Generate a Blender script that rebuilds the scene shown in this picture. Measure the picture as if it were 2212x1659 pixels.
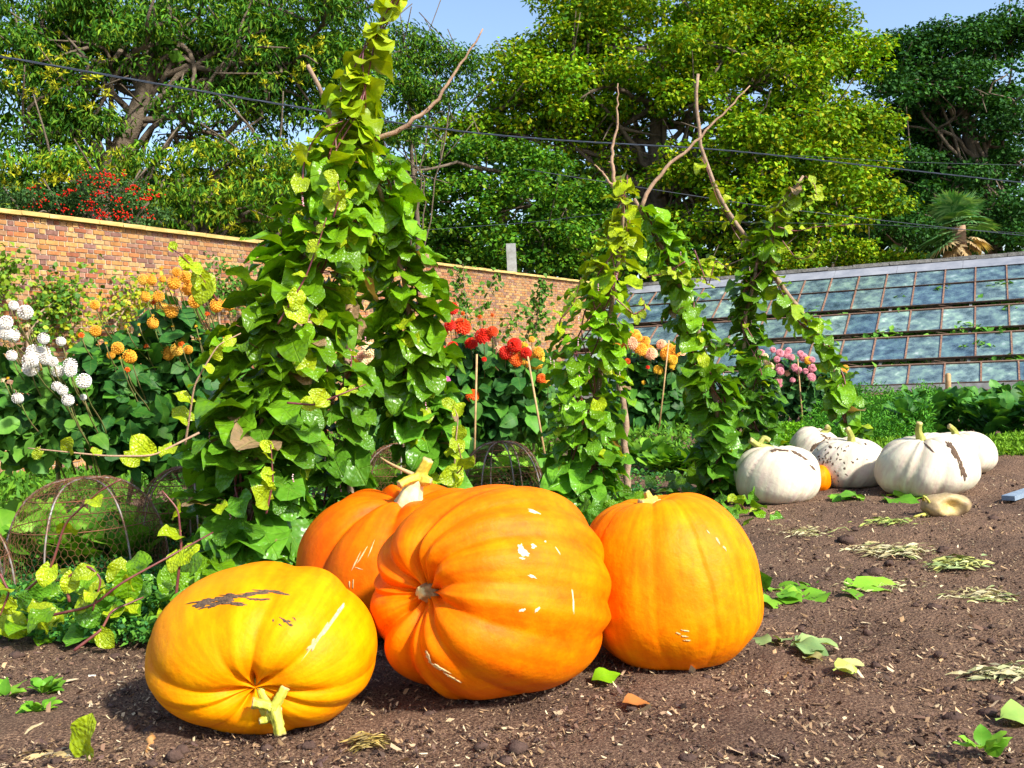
import bpy, math, random
import numpy as np
from mathutils import Vector, Matrix
from mathutils.bvhtree import BVHTree
from mathutils import noise as mnoise
random.seed(7); rng = np.random.default_rng(7)
for o in list(bpy.data.objects): bpy.data.objects.remove(o)
SC = bpy.context.scene; COL = SC.collection
PI = math.pi
# ------------------------------------------------------------------ camera
CAM = np.array([0.0, 0.0, 1.3]); FPX = 2189.0
pit = math.radians(-1.44); rol = math.radians(2.86)
F_ = np.array([0, math.cos(pit), math.sin(pit)]); R0 = np.array([1.0, 0, 0]); U0 = np.cross(R0, F_)
R_ = math.cos(rol)*R0 - math.sin(rol)*U0; U_ = math.sin(rol)*R0 + math.cos(rol)*U0
cd = bpy.data.cameras.new('camera'); cam = bpy.data.objects.new('camera', cd); COL.objects.link(cam)
cd.sensor_width = 36; cd.lens = 36*FPX/2212; cd.clip_start = 0.05; cd.clip_end = 1500
cam.matrix_world = Matrix(((R_[0], U_[0], -F_[0], CAM[0]), (R_[1], U_[1], -F_[1], CAM[1]), (R_[2], U_[2], -F_[2], CAM[2]), (0, 0, 0, 1)))
SC.camera = cam
def ray(px, py):
    return F_ + (px-1106)/FPX*R_ - (py-829.5)/FPX*U_
def at(px, py, Y):
    d = ray(px, py); return CAM + d*(Y/d[1])
def G(px, py, z=0.0):
    d = ray(px, py); return CAM + d*((z-CAM[2])/d[2])
def proj(P):
    d = P-CAM; f = d@F_; return 1106+FPX*(d@R_)/f, 829.5-FPX*(d@U_)/f
# ------------------------------------------------------------------ world, sun, exposure
sun_dir = np.array([0.60, -0.56, 0.66]); sun_dir /= np.linalg.norm(sun_dir)
elev = math.asin(sun_dir[2]); azim = math.atan2(sun_dir[0], sun_dir[1])
W = bpy.data.worlds.new('World'); SC.world = W; W.use_nodes = True
wn = W.node_tree.nodes; wl_ = W.node_tree.links
sky = wn.new('ShaderNodeTexSky'); sky.sky_type = 'NISHITA'; sky.sun_disc = False
sky.sun_elevation = elev; sky.sun_rotation = azim; sky.air_density = 1.0; sky.dust_density = 1.2; sky.ozone_density = 1.6
bg = wn.get('Background') or wn.new('ShaderNodeBackground')
bg.inputs['Strength'].default_value = 0.15
wl_.new(sky.outputs[0], bg.inputs['Color'])
sl = bpy.data.lights.new('sun', 'SUN'); sl.energy = 4.9; sl.angle = math.radians(4); sl.color = (1, .95, .86)
so = bpy.data.objects.new('sun', sl); COL.objects.link(so); so.location = (10, -10, 20)
so.rotation_euler = Vector(sun_dir).to_track_quat('Z', 'Y').to_euler()
SC.view_settings.view_transform = 'Standard'; SC.view_settings.look = 'None'
SC.view_settings.gamma = 1; SC.view_settings.use_curve_mapping = False
SC.view_settings.exposure = 0.75
# ------------------------------------------------------------------ helpers
WL = {}
def nrm(v):
    v = np.asarray(v, float); return v/(np.linalg.norm(v, axis=-1, keepdims=True)+1e-9)
def tag(o, label=None, cat=None, group=None, kind=None):
    if label: o['label'] = label
    if cat: o['category'] = cat
    if group: o['group'] = group
    if kind: o['kind'] = kind
    return o
def thing(name, label, cat, loc, group=None):
    o = bpy.data.objects.new(name, None); COL.objects.link(o); o.empty_display_size = .1
    o.location = tuple(float(c) for c in loc); WL[o.name] = np.array(loc, float)
    return tag(o, label, cat, group)
def raw_mesh(name, V, Fs, mat, smooth=True, col=None, uv=None):
    V = np.asarray(V, np.float32)
    if isinstance(Fs, np.ndarray): Fs = [Fs]
    Fs = [np.asarray(f, np.int32) for f in Fs if len(f)]
    me = bpy.data.meshes.new(name)
    loops = np.concatenate([f.ravel() for f in Fs]); tot = np.concatenate([np.full(len(f), f.shape[1], np.int32) for f in Fs])
    me.vertices.add(len(V)); me.vertices.foreach_set('co', V.ravel())
    me.loops.add(len(loops)); me.loops.foreach_set('vertex_index', loops)
    me.polygons.add(len(tot)); st = np.zeros(len(tot), np.int32); st[1:] = np.cumsum(tot)[:-1]
    me.polygons.foreach_set('loop_start', st)
    try: me.polygons.foreach_set('loop_total', tot)
    except Exception: pass
    me.polygons.foreach_set('use_smooth', np.full(len(tot), bool(smooth)))
    if uv is not None:
        l = me.uv_layers.new(name='UVMap'); l.data.foreach_set('uv', np.asarray(uv, np.float32)[loops].ravel())
    if col is not None:
        a = me.color_attributes.new('Col', 'FLOAT_COLOR', 'POINT')
        c = np.ones((len(V), 4), np.float32); c[:, :3] = col; a.data.foreach_set('color', c.ravel())
    me.update(calc_edges=True)
    if mat: me.materials.append(mat)
    return me
def addmesh(name, V, Fs, mat, parent=None, smooth=True, col=None, uv=None, origin=None):
    V = np.asarray(V, float)
    c = V.mean(0) if origin is None else np.asarray(origin, float)
    if parent is None and origin is None: c[2] = V[:, 2].min()
    me = raw_mesh(name, V-c, Fs, mat, smooth, col, uv)
    o = bpy.data.objects.new(name, me); COL.objects.link(o)
    o.location = tuple(c - (WL[parent.name] if parent else 0)); WL[o.name] = c
    if parent: o.parent = parent
    return o
def inst(name, me, parent, pos, X, Y, Z, s, color=None):
    o = bpy.data.objects.new(name, me); COL.objects.link(o)
    p = np.asarray(pos) - (WL[parent.name] if parent else 0)
    s = np.ones(3)*s
    o.matrix_basis = Matrix(((X[0]*s[0], Y[0]*s[1], Z[0]*s[2], p[0]), (X[1]*s[0], Y[1]*s[1], Z[1]*s[2], p[1]), (X[2]*s[0], Y[2]*s[1], Z[2]*s[2], p[2]), (0, 0, 0, 1)))
    if parent: o.parent = parent
    if color is not None: o.color = (*[float(c) for c in color], 1)
    WL[o.name] = np.asarray(pos, float)
    return o
class Acc:
    def __init__(s): s.V = []; s.T = []; s.Q = []; s.C = []; s.U = []; s.n = 0
    def add(s, V, Fs, col=None, uv=None):
        V = np.asarray(V, float)
        if isinstance(Fs, np.ndarray): Fs = [Fs]
        for f in Fs:
            f = np.asarray(f)
            if not len(f): continue
            (s.T if f.shape[1] == 3 else s.Q).append(f+s.n)
        s.V.append(V); s.n += len(V)
        s.C.append(np.broadcast_to(np.array([1, 1, 1.]) if col is None else np.asarray(col, float), (len(V), 3)))
        s.U.append(np.zeros((len(V), 2)) if uv is None else uv)
    def build(s, name, mat, parent=None, smooth=True, origin=None):
        if not s.n: return None
        Fs = ([np.concatenate(s.T)] if s.T else []) + ([np.concatenate(s.Q)] if s.Q else [])
        return addmesh(name, np.concatenate(s.V), Fs, mat, parent, smooth, np.concatenate(s.C), np.concatenate(s.U), origin)
def tube(P, r, k=6, cap=True):
    P = np.asarray(P, float); n = len(P); r = np.broadcast_to(np.asarray(r, float), (n,))
    T = nrm(np.gradient(P, axis=0)); V = []
    a = np.array([0, 0, 1.]) if abs(T[0][2]) < .9 else np.array([1., 0, 0])
    for i in range(n):
        a = a - T[i]*(a@T[i]); a = a/(np.linalg.norm(a)+1e-9); b = np.cross(T[i], a)
        th = np.arange(k)/k*2*PI
        V.append(P[i]+r[i]*(np.cos(th)[:, None]*a+np.sin(th)[:, None]*b))
    V = np.concatenate(V); Q = []
    for i in range(n-1):
        for j in range(k): Q.append((i*k+j, i*k+(j+1) % k, (i+1)*k+(j+1) % k, (i+1)*k+j))
    Q = np.array(Q)
    if cap:
        V = np.vstack([V, P[:1], P[-1:]]); m = n*k
        T3 = [(m, (j+1) % k, j) for j in range(k)] + [(m+1, (n-1)*k+j, (n-1)*k+(j+1) % k) for j in range(k)]
        return V, [Q, np.array(T3)]
    return V, [Q]
def smooth_path(P, n=24):
    P = np.asarray(P, float); d = np.r_[0, np.cumsum(np.linalg.norm(np.diff(P[:, :3], axis=0), axis=1))]
    t = np.linspace(0, d[-1], n); out = np.stack([np.interp(t, d, P[:, i]) for i in range(P.shape[1])], 1)
    for _ in range(2):
        o2 = out.copy(); o2[1:-1] = (out[:-2]+2*out[1:-1]+out[2:])/4; out = o2
    return out
BOXF = np.array([(0, 3, 2, 1), (4, 5, 6, 7), (0, 1, 5, 4), (1, 2, 6, 5), (2, 3, 7, 6), (3, 0, 4, 7)])
def obox(c, a, b, d):
    c, a, b, d = (np.asarray(q, float) for q in (c, a, b, d))
    return np.array([c-a-b-d, c+a-b-d, c+a+b-d, c-a+b-d, c-a-b+d, c+a-b+d, c+a+b+d, c-a+b+d]), BOXF
def scatter(acc, tv, tfs, tuv, P, X, Y, Z, S, cols):
    N = len(P); 
    if N == 0: return
    k = len(tv); S = np.asarray(S, float)
    if S.ndim == 1: S = S[:, None].repeat(3, 1)
    V = (P[:, None, :] + (tv[None, :, 0:1]*S[:, None, 0:1])*X[:, None, :] + (tv[None, :, 1:2]*S[:, None, 1:2])*Y[:, None, :] + (tv[None, :, 2:3]*S[:, None, 2:3])*Z[:, None, :]).reshape(-1, 3)
    off = (np.arange(N)*k)[:, None, None]
    Fs = [(f[None]+off).reshape(-1, f.shape[1]) for f in tfs]
    acc.add(V, Fs, np.repeat(cols, k, 0), np.tile(tuv, (N, 1)) if tuv is not None else None)
def frames(D, Nn):
    D = nrm(D); Nn = Nn-(Nn*D).sum(-1, keepdims=True)*D; Nn = nrm(Nn); return np.cross(D, Nn), D, Nn
def noise3(P, sc, seed=0):
    return np.array([mnoise.noise(Vector((float(p[0])*sc+seed, float(p[1])*sc+seed*1.7, float(p[2])*sc))) for p in P])
def rv(n): return nrm(rng.normal(size=(n, 3)))
# ------------------------------------------------------------------ materials
def newmat(name):
    m = bpy.data.materials.new(name); m.use_nodes = True; nt = m.node_tree
    b = nt.nodes.get('Principled BSDF'); return m, nt, b
def nd(nt, t, **kw):
    n = nt.nodes.new(t)
    for k, v in kw.items():
        if k in n.inputs: n.inputs[k].default_value = v
        else: setattr(n, k, v)
    return n
def ramp(nt, stops):
    r = nt.nodes.new('ShaderNodeValToRGB'); e = r.color_ramp.elements
    while len(e) < len(stops): e.new(.5)
    for i, (p, c) in enumerate(stops): e[i].position = p; e[i].color = (*c, 1)
    return r
def mixc(nt, a, b, fac, mode='MIX'):
    m = nt.nodes.new('ShaderNodeMix'); m.data_type = 'RGBA'; m.blend_type = mode
    for i, v in ((6, a), (7, b)):
        if hasattr(v, 'links'): nt.links.new(v, m.inputs[i])
        else: m.inputs[i].default_value = (*v, 1)
    if hasattr(fac, 'links'): nt.links.new(fac, m.inputs[0])
    else: m.inputs[0].default_value = fac
    return m.outputs[2]
def leafmat(name, src, rough=.4, transl=.3, pucker=0., vein=.3, spec=.4):
    m, nt, b = newmat(name); L = nt.links
    if src == 'obj': c = nd(nt, 'ShaderNodeObjectInfo').outputs['Color']
    else: c = nd(nt, 'ShaderNodeAttribute', attribute_name='Col').outputs['Color']
    geo = nd(nt, 'ShaderNodeNewGeometry'); uv = nd(nt, 'ShaderNodeUVMap').outputs[0]
    nz = nd(nt, 'ShaderNodeTexNoise', Scale=14.0, Detail=3.0); L.new(geo.outputs['Position'], nz.inputs['Vector'])
    r = ramp(nt, [(.3, (.72, .78, .7)), (.7, (1.25, 1.15, 1.1))]); L.new(nz.outputs[0], r.inputs[0])
    c = mixc(nt, c, r.outputs[0], .8, 'MULTIPLY')
    if vein > 0:
        sp = nd(nt, 'ShaderNodeSeparateXYZ'); L.new(uv, sp.inputs[0])
        ab = nd(nt, 'ShaderNodeMath', operation='ABSOLUTE'); L.new(sp.outputs[0], ab.inputs[0])
        m1 = nd(nt, 'ShaderNodeMath', operation='MULTIPLY_ADD'); L.new(ab.outputs[0], m1.inputs[0]); m1.inputs[1].default_value = -.55; L.new(sp.outputs[1], m1.inputs[2])
        m2 = nd(nt, 'ShaderNodeMath', operation='MULTIPLY'); L.new(m1.outputs[0], m2.inputs[0]); m2.inputs[1].default_value = 4.5
        m3 = nd(nt, 'ShaderNodeMath', operation='PINGPONG'); L.new(m2.outputs[0], m3.inputs[0]); m3.inputs[1].default_value = .5
        mn = nd(nt, 'ShaderNodeMath', operation='MINIMUM'); L.new(m3.outputs[0], mn.inputs[0])
        m4 = nd(nt, 'ShaderNodeMath', operation='MULTIPLY'); L.new(ab.outputs[0], m4.inputs[0]); m4.inputs[1].default_value = 2.2; L.new(m4.outputs[0], mn.inputs[1])
        vr = nd(nt, 'ShaderNodeMapRange'); L.new(mn.outputs[0], vr.inputs[0]); vr.inputs[1].default_value = .02; vr.inputs[2].default_value = .05; vr.inputs[3].default_value = 1; vr.inputs[4].default_value = 0
        vf = nd(nt, 'ShaderNodeMath', operation='MULTIPLY'); L.new(vr.outputs[0], vf.inputs[0]); vf.inputs[1].default_value = vein
        c = mixc(nt, c, (.30, .42, .06), vf.outputs[0])
        if pucker > 0:
            vo = nd(nt, 'ShaderNodeTexVoronoi', Scale=11.0); vo.feature = 'SMOOTH_F1'; L.new(uv, vo.inputs['Vector'])
            ad = nd(nt, 'ShaderNodeMath', operation='ADD'); ng = nd(nt, 'ShaderNodeMath', operation='MULTIPLY'); L.new(vr.outputs[0], ng.inputs[0]); ng.inputs[1].default_value = -.35; L.new(ng.outputs[0], ad.inputs[0])
            iv = nd(nt, 'ShaderNodeMath', operation='MULTIPLY'); L.new(vo.outputs['Distance'], iv.inputs[0]); iv.inputs[1].default_value = -.9
            L.new(iv.outputs[0], ad.inputs[1])
            bp = nd(nt, 'ShaderNodeBump', Strength=pucker, Distance=.012); L.new(ad.outputs[0], bp.inputs['Height']); L.new(bp.outputs[0], b.inputs['Normal'])
            sp2 = nd(nt, 'ShaderNodeTexNoise', Scale=5.0, Detail=4.0); L.new(uv, sp2.inputs['Vector'])
            obj = nd(nt, 'ShaderNodeObjectInfo')
            mp = nd(nt, 'ShaderNodeMath', operation='MULTIPLY_ADD'); L.new(obj.outputs['Random'], mp.inputs[0]); mp.inputs[1].default_value = 40; sp2.noise_dimensions = '4D'; L.new(mp.outputs[0], sp2.inputs['W'])
            br = nd(nt, 'ShaderNodeMapRange'); L.new(sp2.outputs[0], br.inputs[0]); br.inputs[1].default_value = .70; br.inputs[2].default_value = .76
            c = mixc(nt, c, (.30, .20, .08), br.outputs[0])
    L.new(c, b.inputs['Base Color']); b.inputs['Roughness'].default_value = rough; b.inputs['Specular IOR Level'].default_value = spec
    t = nd(nt, 'ShaderNodeBsdfTranslucent'); c2 = mixc(nt, c, (1.15, 1.0, .25), 1., 'MULTIPLY'); c3 = mixc(nt, c2, (1.4, 1.4, 1.4), 1., 'MULTIPLY'); L.new(c3, t.inputs[0])
    mx = nd(nt, 'ShaderNodeMixShader', Fac=transl); L.new(b.outputs[0], mx.inputs[1]); L.new(t.outputs[0], mx.inputs[2])
    L.new(mx.outputs[0], nt.nodes['Material Output'].inputs[0]); return m
def plain(name, col, rough=.7, nscale=0, ncol=None, bump=0, bscale=40, src=None, spec=.3, metal=0, coords='pos', dist=.01):
    m, nt, b = newmat(name); L = nt.links
    if coords == 'obj': vec = nd(nt, 'ShaderNodeTexCoord').outputs['Object']
    else: vec = nd(nt, 'ShaderNodeNewGeometry').outputs['Position']
    c = None
    if src == 'obj': c = nd(nt, 'ShaderNodeObjectInfo').outputs['Color']
    elif src == 'attr': c = nd(nt, 'ShaderNodeAttribute', attribute_name='Col').outputs['Color']
    if c is not None and col is not None: c = mixc(nt, c, col, 1., 'MULTIPLY')
    if nscale:
        nz = nd(nt, 'ShaderNodeTexNoise', Scale=float(nscale), Detail=6.0, Roughness=.65); L.new(vec, nz.inputs['Vector'])
        r = ramp(nt, [(.35, (0, 0, 0)), (.65, (1, 1, 1))]); L.new(nz.outputs[0], r.inputs[0])
        if c is None: c = mixc(nt, col, ncol, r.outputs[0])
        else: c = mixc(nt, c, mixc(nt, c, ncol, 1., 'MULTIPLY'), r.outputs[0])
    if c is None: b.inputs['Base Color'].default_value = (*col, 1)
    else: L.new(c, b.inputs['Base Color'])
    if bump:
        n2 = nd(nt, 'ShaderNodeTexNoise', Scale=float(bscale), Detail=5.0); L.new(vec, n2.inputs['Vector'])
        bp = nd(nt, 'ShaderNodeBump', Strength=bump, Distance=dist); L.new(n2.outputs[0], bp.inputs['Height']); L.new(bp.outputs[0], b.inputs['Normal'])
    b.inputs['Roughness'].default_value = rough; b.inputs['Specular IOR Level'].default_value = spec; b.inputs['Metallic'].default_value = metal
    return m
M = {}
M['vine_o'] = leafmat('vine_leaf', 'obj', .32, .25, .8, .14, .42)
M['vine_a'] = leafmat('vine_leaf_joined', 'attr', .4, .25, .4, .12, .3)
M['leaf_o'] = leafmat('garden_leaf', 'obj', .5, .2, 0, .14, .2)
M['leaf_a'] = leafmat('garden_leaf_joined', 'attr', .5, .22, 0, .12, .2)
M['tree_a'] = leafmat('tree_leaf', 'attr', .6, .2, 0, 0, .12)
M['bark'] = plain('bark', (.10, .075, .05), .9, 6, (.17, .13, .09), .8, 30, dist=.04)
M['pole'] = plain('bare_pole', (.22, .14, .09), .85, 20, (.38, .27, .18), .6, 90)
M['twig'] = plain('pale_twig', (.42, .27, .17), .8, 30, (.28, .17, .11), .4, 120)
M['stem'] = plain('purple_stem', (.11, .018, .035), .4, 8, (.22, .07, .045), .2, 100, spec=.5)
M['gstem'] = plain('green_stem', (.17, .22, .05), .6, 8, (.25, .17, .08))
M['flower'] = plain('flower_petal', None, .6, 60, (.85, .8, .8), src='obj', spec=.2)
m, nt, b = newmat('petal'); L = nt.links
c = nd(nt, 'ShaderNodeObjectInfo').outputs['Color']; a = nd(nt, 'ShaderNodeAttribute', attribute_name='Col').outputs['Color']
c = mixc(nt, c, a, 1., 'MULTIPLY'); L.new(c, b.inputs['Base Color']); b.inputs['Roughness'].default_value = .55; b.inputs['Specular IOR Level'].default_value = .2
t = nd(nt, 'ShaderNodeBsdfTranslucent'); L.new(c, t.inputs[0]); mx = nd(nt, 'ShaderNodeMixShader', Fac=.3); L.new(b.outputs[0], mx.inputs[1]); L.new(t.outputs[0], mx.inputs[2]); L.new(mx.outputs[0], nt.nodes['Material Output'].inputs[0])
M['petal'] = m
M['brick'] = plain('brick', None, .9, 16, (.68, .64, .6), .5, 140, src='attr', coords='pos', spec=.1)
M['mortar'] = plain('lime_mortar', (.56, .49, .38), .95, 5, (.36, .29, .21), .5, 90, spec=.1)
M['coping'] = plain('ochre_coping', (.46, .31, .10), .85, 3, (.62, .44, .16), .4, 60, spec=.2)
M['greystone'] = plain('grey_coping', (.16, .15, .13), .95, 9, (.30, .29, .26), .7, 40, dist=.03)
M['lead'] = plain('lead_flashing', (.17, .185, .22), .7, 1.6, (.29, .30, .33), .15, 20, spec=.4)
M['rustbar'] = plain('rusty_bar', (.12, .05, .03), .8, 18, (.34, .20, .13), .4, 80)
M['darkrail'] = plain('dark_rail', (.035, .025, .02), .6, 10, (.12, .07, .045), .3, 60)
M['woodrail'] = plain('weathered_rail', (.13, .07, .045), .8, 15, (.20, .13, .09), .3, 60)
M['paleraft'] = plain('pale_rafter', (.35, .36, .35), .8, 6, (.22, .22, .2))
M['rustwire'] = plain('rusty_wire', (.22, .09, .035), .8, 25, (.11, .055, .03), spec=.3)
M['hoop'] = plain('galvanised_hoop', (.30, .30, .29), .55, 9, (.22, .11, .06), metal=.3)
M['cable'] = plain('cable', (.03, .04, .06), .5)
M['chip'] = plain('wood_chip', None, .9, 0, src='attr', spec=.1)
M["slate"] = plain("blue_slate", (.16, .22, .30), .6, 8, (.24, .30, .36), .3, 60)
M['clod'] = plain('soil_clod', (.055, .032, .024), .95, 40, (.10, .06, .045), .6, 120)
M['cut'] = plain('squash_stem', None, .55, 30, (.75, .8, .6), .6, 70, src='attr', coords='pos', dist=.004, spec=.4)
M['cane'] = plain('bamboo_cane', (.55, .36, .16), .6, 12, (.36, .22, .10))
# soil
m, nt, b = newmat('soil'); L = nt.links
pos = nd(nt, 'ShaderNodeNewGeometry').outputs['Position']
n1 = nd(nt, 'ShaderNodeTexNoise', Scale=110.0, Detail=7.0, Roughness=.8); L.new(pos, n1.inputs['Vector'])
r1 = ramp(nt, [(.32, (.020, .012, .009)), (.44, (.075, .045, .031)), (.54, (.17, .108, .072)), (.66, (.42, .29, .18))]); L.new(n1.outputs[0], r1.inputs[0])
n2 = nd(nt, 'ShaderNodeTexNoise', Scale=1.1, Detail=4.0); L.new(pos, n2.inputs['Vector'])
r2 = ramp(nt, [(.35, (.8, .77, .78)), (.65, (1.3, 1.22, 1.15))]); L.new(n2.outputs[0], r2.inputs[0])
c = mixc(nt, r1.outputs[0], r2.outputs[0], 1., 'MULTIPLY')
v = nd(nt, 'ShaderNodeTexVoronoi', Scale=60.0); L.new(pos, v.inputs['Vector'])
ad = nd(nt, 'ShaderNodeMath', operation='ADD'); L.new(v.outputs['Distance'], ad.inputs[0]); L.new(n1.outputs[0], ad.inputs[1])
bp = nd(nt, 'ShaderNodeBump', Strength=.9, Distance=.012); L.new(ad.outputs[0], bp.inputs['Height']); L.new(bp.outputs[0], b.inputs['Normal'])
L.new(c, b.inputs['Base Color']); b.inputs['Roughness'].default_value = .95; b.inputs['Specular IOR Level'].default_value = .15
M['soil'] = m
def pumpmat(name, base, deep, pale, groove_amt=.6, mottled=.35, rough=.46, dirt=0.):
    m, nt, b = newmat(name); L = nt.links
    ob = nd(nt, 'ShaderNodeTexCoord').outputs['Object']
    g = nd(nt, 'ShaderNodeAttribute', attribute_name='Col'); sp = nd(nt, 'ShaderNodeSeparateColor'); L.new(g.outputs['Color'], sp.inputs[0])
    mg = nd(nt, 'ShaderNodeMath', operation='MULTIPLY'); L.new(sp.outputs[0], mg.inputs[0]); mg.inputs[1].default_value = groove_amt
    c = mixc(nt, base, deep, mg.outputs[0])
    n1 = nd(nt, 'ShaderNodeTexNoise', Scale=7.0, Detail=8.0, Roughness=.68); L.new(ob, n1.inputs['Vector'])
    r1 = ramp(nt, [(.42, (0, 0, 0)), (.72, (1, 1, 1))]); L.new(n1.outputs[0], r1.inputs[0])
    mm = nd(nt, 'ShaderNodeMath', operation='MULTIPLY'); L.new(r1.outputs[0], mm.inputs[0]); mm.inputs[1].default_value = mottled
    c = mixc(nt, c, pale, mm.outputs[0])
    # lengthwise streaks follow the lobes (uv: x round the fruit, y along it)
    uv = nd(nt, 'ShaderNodeUVMap').outputs[0]; mp = nd(nt, 'ShaderNodeMapping'); mp.inputs['Scale'].default_value = (60, 5, 1); L.new(uv, mp.inputs[0])
    ns = nd(nt, 'ShaderNodeTexNoise', Scale=1.0, Detail=4.0); L.new(mp.outputs[0], ns.inputs['Vector'])
    rs = ramp(nt, [(.35, (.88, .72, .80)), (.65, (1.06, 1.12, 1.06))]); L.new(ns.outputs[0], rs.inputs[0]); c = mixc(nt, c, rs.outputs[0], .7, 'MULTIPLY')
    n2 = nd(nt, 'ShaderNodeTexNoise', Scale=38.0, Detail=4.0, Roughness=.7); L.new(ob, n2.inputs['Vector'])
    r2 = ramp(nt, [(.66, (0, 0, 0)), (.72, (1, 1, 1))]); L.new(n2.outputs[0], r2.inputs[0])
    n3 = nd(nt, 'ShaderNodeTexNoise', Scale=2.7, Detail=3.0); L.new(ob, n3.inputs['Vector'])
    r3 = ramp(nt, [(.5-dirt*.1, (0, 0, 0)), (.66, (1, 1, 1))]); L.new(n3.outputs[0], r3.inputs[0])
    md = nd(nt, 'ShaderNodeMath', operation='MULTIPLY'); L.new(r2.outputs[0], md.inputs[0]); L.new(r3.outputs[0], md.inputs[1])
    md2 = nd(nt, 'ShaderNodeMath', operation='MULTIPLY'); L.new(md.outputs[0], md2.inputs[0]); md2.inputs[1].default_value = .35+.5*dirt
    c = mixc(nt, c, (.12, .07, .03), md2.outputs[0])
    L.new(c, b.inputs['Base Color'])
    rr = nd(nt, 'ShaderNodeMapRange'); L.new(n1.outputs[0], rr.inputs[0]); rr.inputs[3].default_value = rough-.06; rr.inputs[4].default_value = rough+.14; L.new(rr.outputs[0], b.inputs['Roughness'])
    b.inputs['Specular IOR Level'].default_value = .10
    try:
        b.inputs['Subsurface Weight'].default_value = .0; b.inputs['Subsurface Radius'].default_value = (.02, .01, .003); b.inputs['Subsurface Scale'].default_value = .4
    except Exception: pass
    n4 = nd(nt, 'ShaderNodeTexNoise', Scale=22.0, Detail=6.0, Roughness=.6); L.new(ob, n4.inputs['Vector'])
    bp = nd(nt, 'ShaderNodeBump', Strength=.6, Distance=.007); L.new(n4.outputs[0], bp.inputs['Height']); L.new(bp.outputs[0], b.inputs['Normal'])
    return m
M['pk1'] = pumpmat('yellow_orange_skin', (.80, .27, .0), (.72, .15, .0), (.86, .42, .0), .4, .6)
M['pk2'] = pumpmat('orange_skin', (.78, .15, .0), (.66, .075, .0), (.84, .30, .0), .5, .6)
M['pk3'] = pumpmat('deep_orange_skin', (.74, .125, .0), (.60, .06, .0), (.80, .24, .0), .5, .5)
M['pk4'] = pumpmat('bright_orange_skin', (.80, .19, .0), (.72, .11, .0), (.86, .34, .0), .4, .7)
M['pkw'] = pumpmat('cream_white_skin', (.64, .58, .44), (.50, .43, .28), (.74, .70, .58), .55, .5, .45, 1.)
M['tan'] = plain('corky_scar', (.58, .36, .12), .8, 50, (.70, .52, .28), .6, 120, dist=.004)
M['whitescar'] = plain('white_scar', (.70, .52, .28), .8, 60, (.78, .66, .46))
M['dirt'] = plain('dried_mud', (.07, .045, .03), .95, 60, (.16, .10, .06), .8, 130)
# ------------------------------------------------------------------ ground: one sheet
def axis_coords(a, b, step, far, g=1.16):
    xs = list(np.arange(a, b, step)); s = step; x = b
    while x < far: xs.append(x); s *= g; x += s
    s = step; x = a-step; lo = []
    while x > -far: lo.append(x); s *= g; x -= s
    return np.array(lo[::-1]+xs)
xs = axis_coords(-3.2, 6.0, .026, 500); ys = axis_coords(2.4, 10.5, .026, 700)
GX, GY = np.meshgrid(xs, ys); nx, ny = len(xs), len(ys)
def hfun(x, y):
    h = .018*(np.sin(1.3*x+.7)*np.cos(1.1*y)+.6*np.sin(2.9*x+1.7*y))
    w = np.clip((14-np.hypot(x-1, y-6))/4, 0, 1)
    return h*w
H = hfun(GX, GY); near = (GX > -3.4) & (GX < 6.2) & (GY > 2.2) & (GY < 10.8)
r1_ = rng.normal(size=GX.shape)
def blur(a, k):
    for _ in range(k):
        a = (a+np.roll(a, 1, 0)+np.roll(a, -1, 0)+np.roll(a, 1, 1)+np.roll(a, -1, 1))/5
    return a
clods = blur(rng.normal(size=GX.shape), 5); clods /= clods.std(); c3_ = blur(r1_, 1); c3_ /= c3_.std(); c2_ = blur(rng.normal(size=GX.shape), 25); c2_ /= c2_.std()
H = H+near*(.0042*np.clip(clods, -1.2, 3)+.0028*c3_+.006*c2_)
H -= .01
V = np.stack([GX.ravel(), GY.ravel(), H.ravel()], 1)
ii = (np.arange(ny-1)[:, None]*nx+np.arange(nx-1)[None]).ravel()
gr = addmesh('ground', V, np.stack([ii, ii+1, ii+nx+1, ii+nx], 1), M['soil'], origin=(0, 0, 0)); tag(gr, kind='structure')
def gz(x, y): return float(hfun(x, y))-.01
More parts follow.
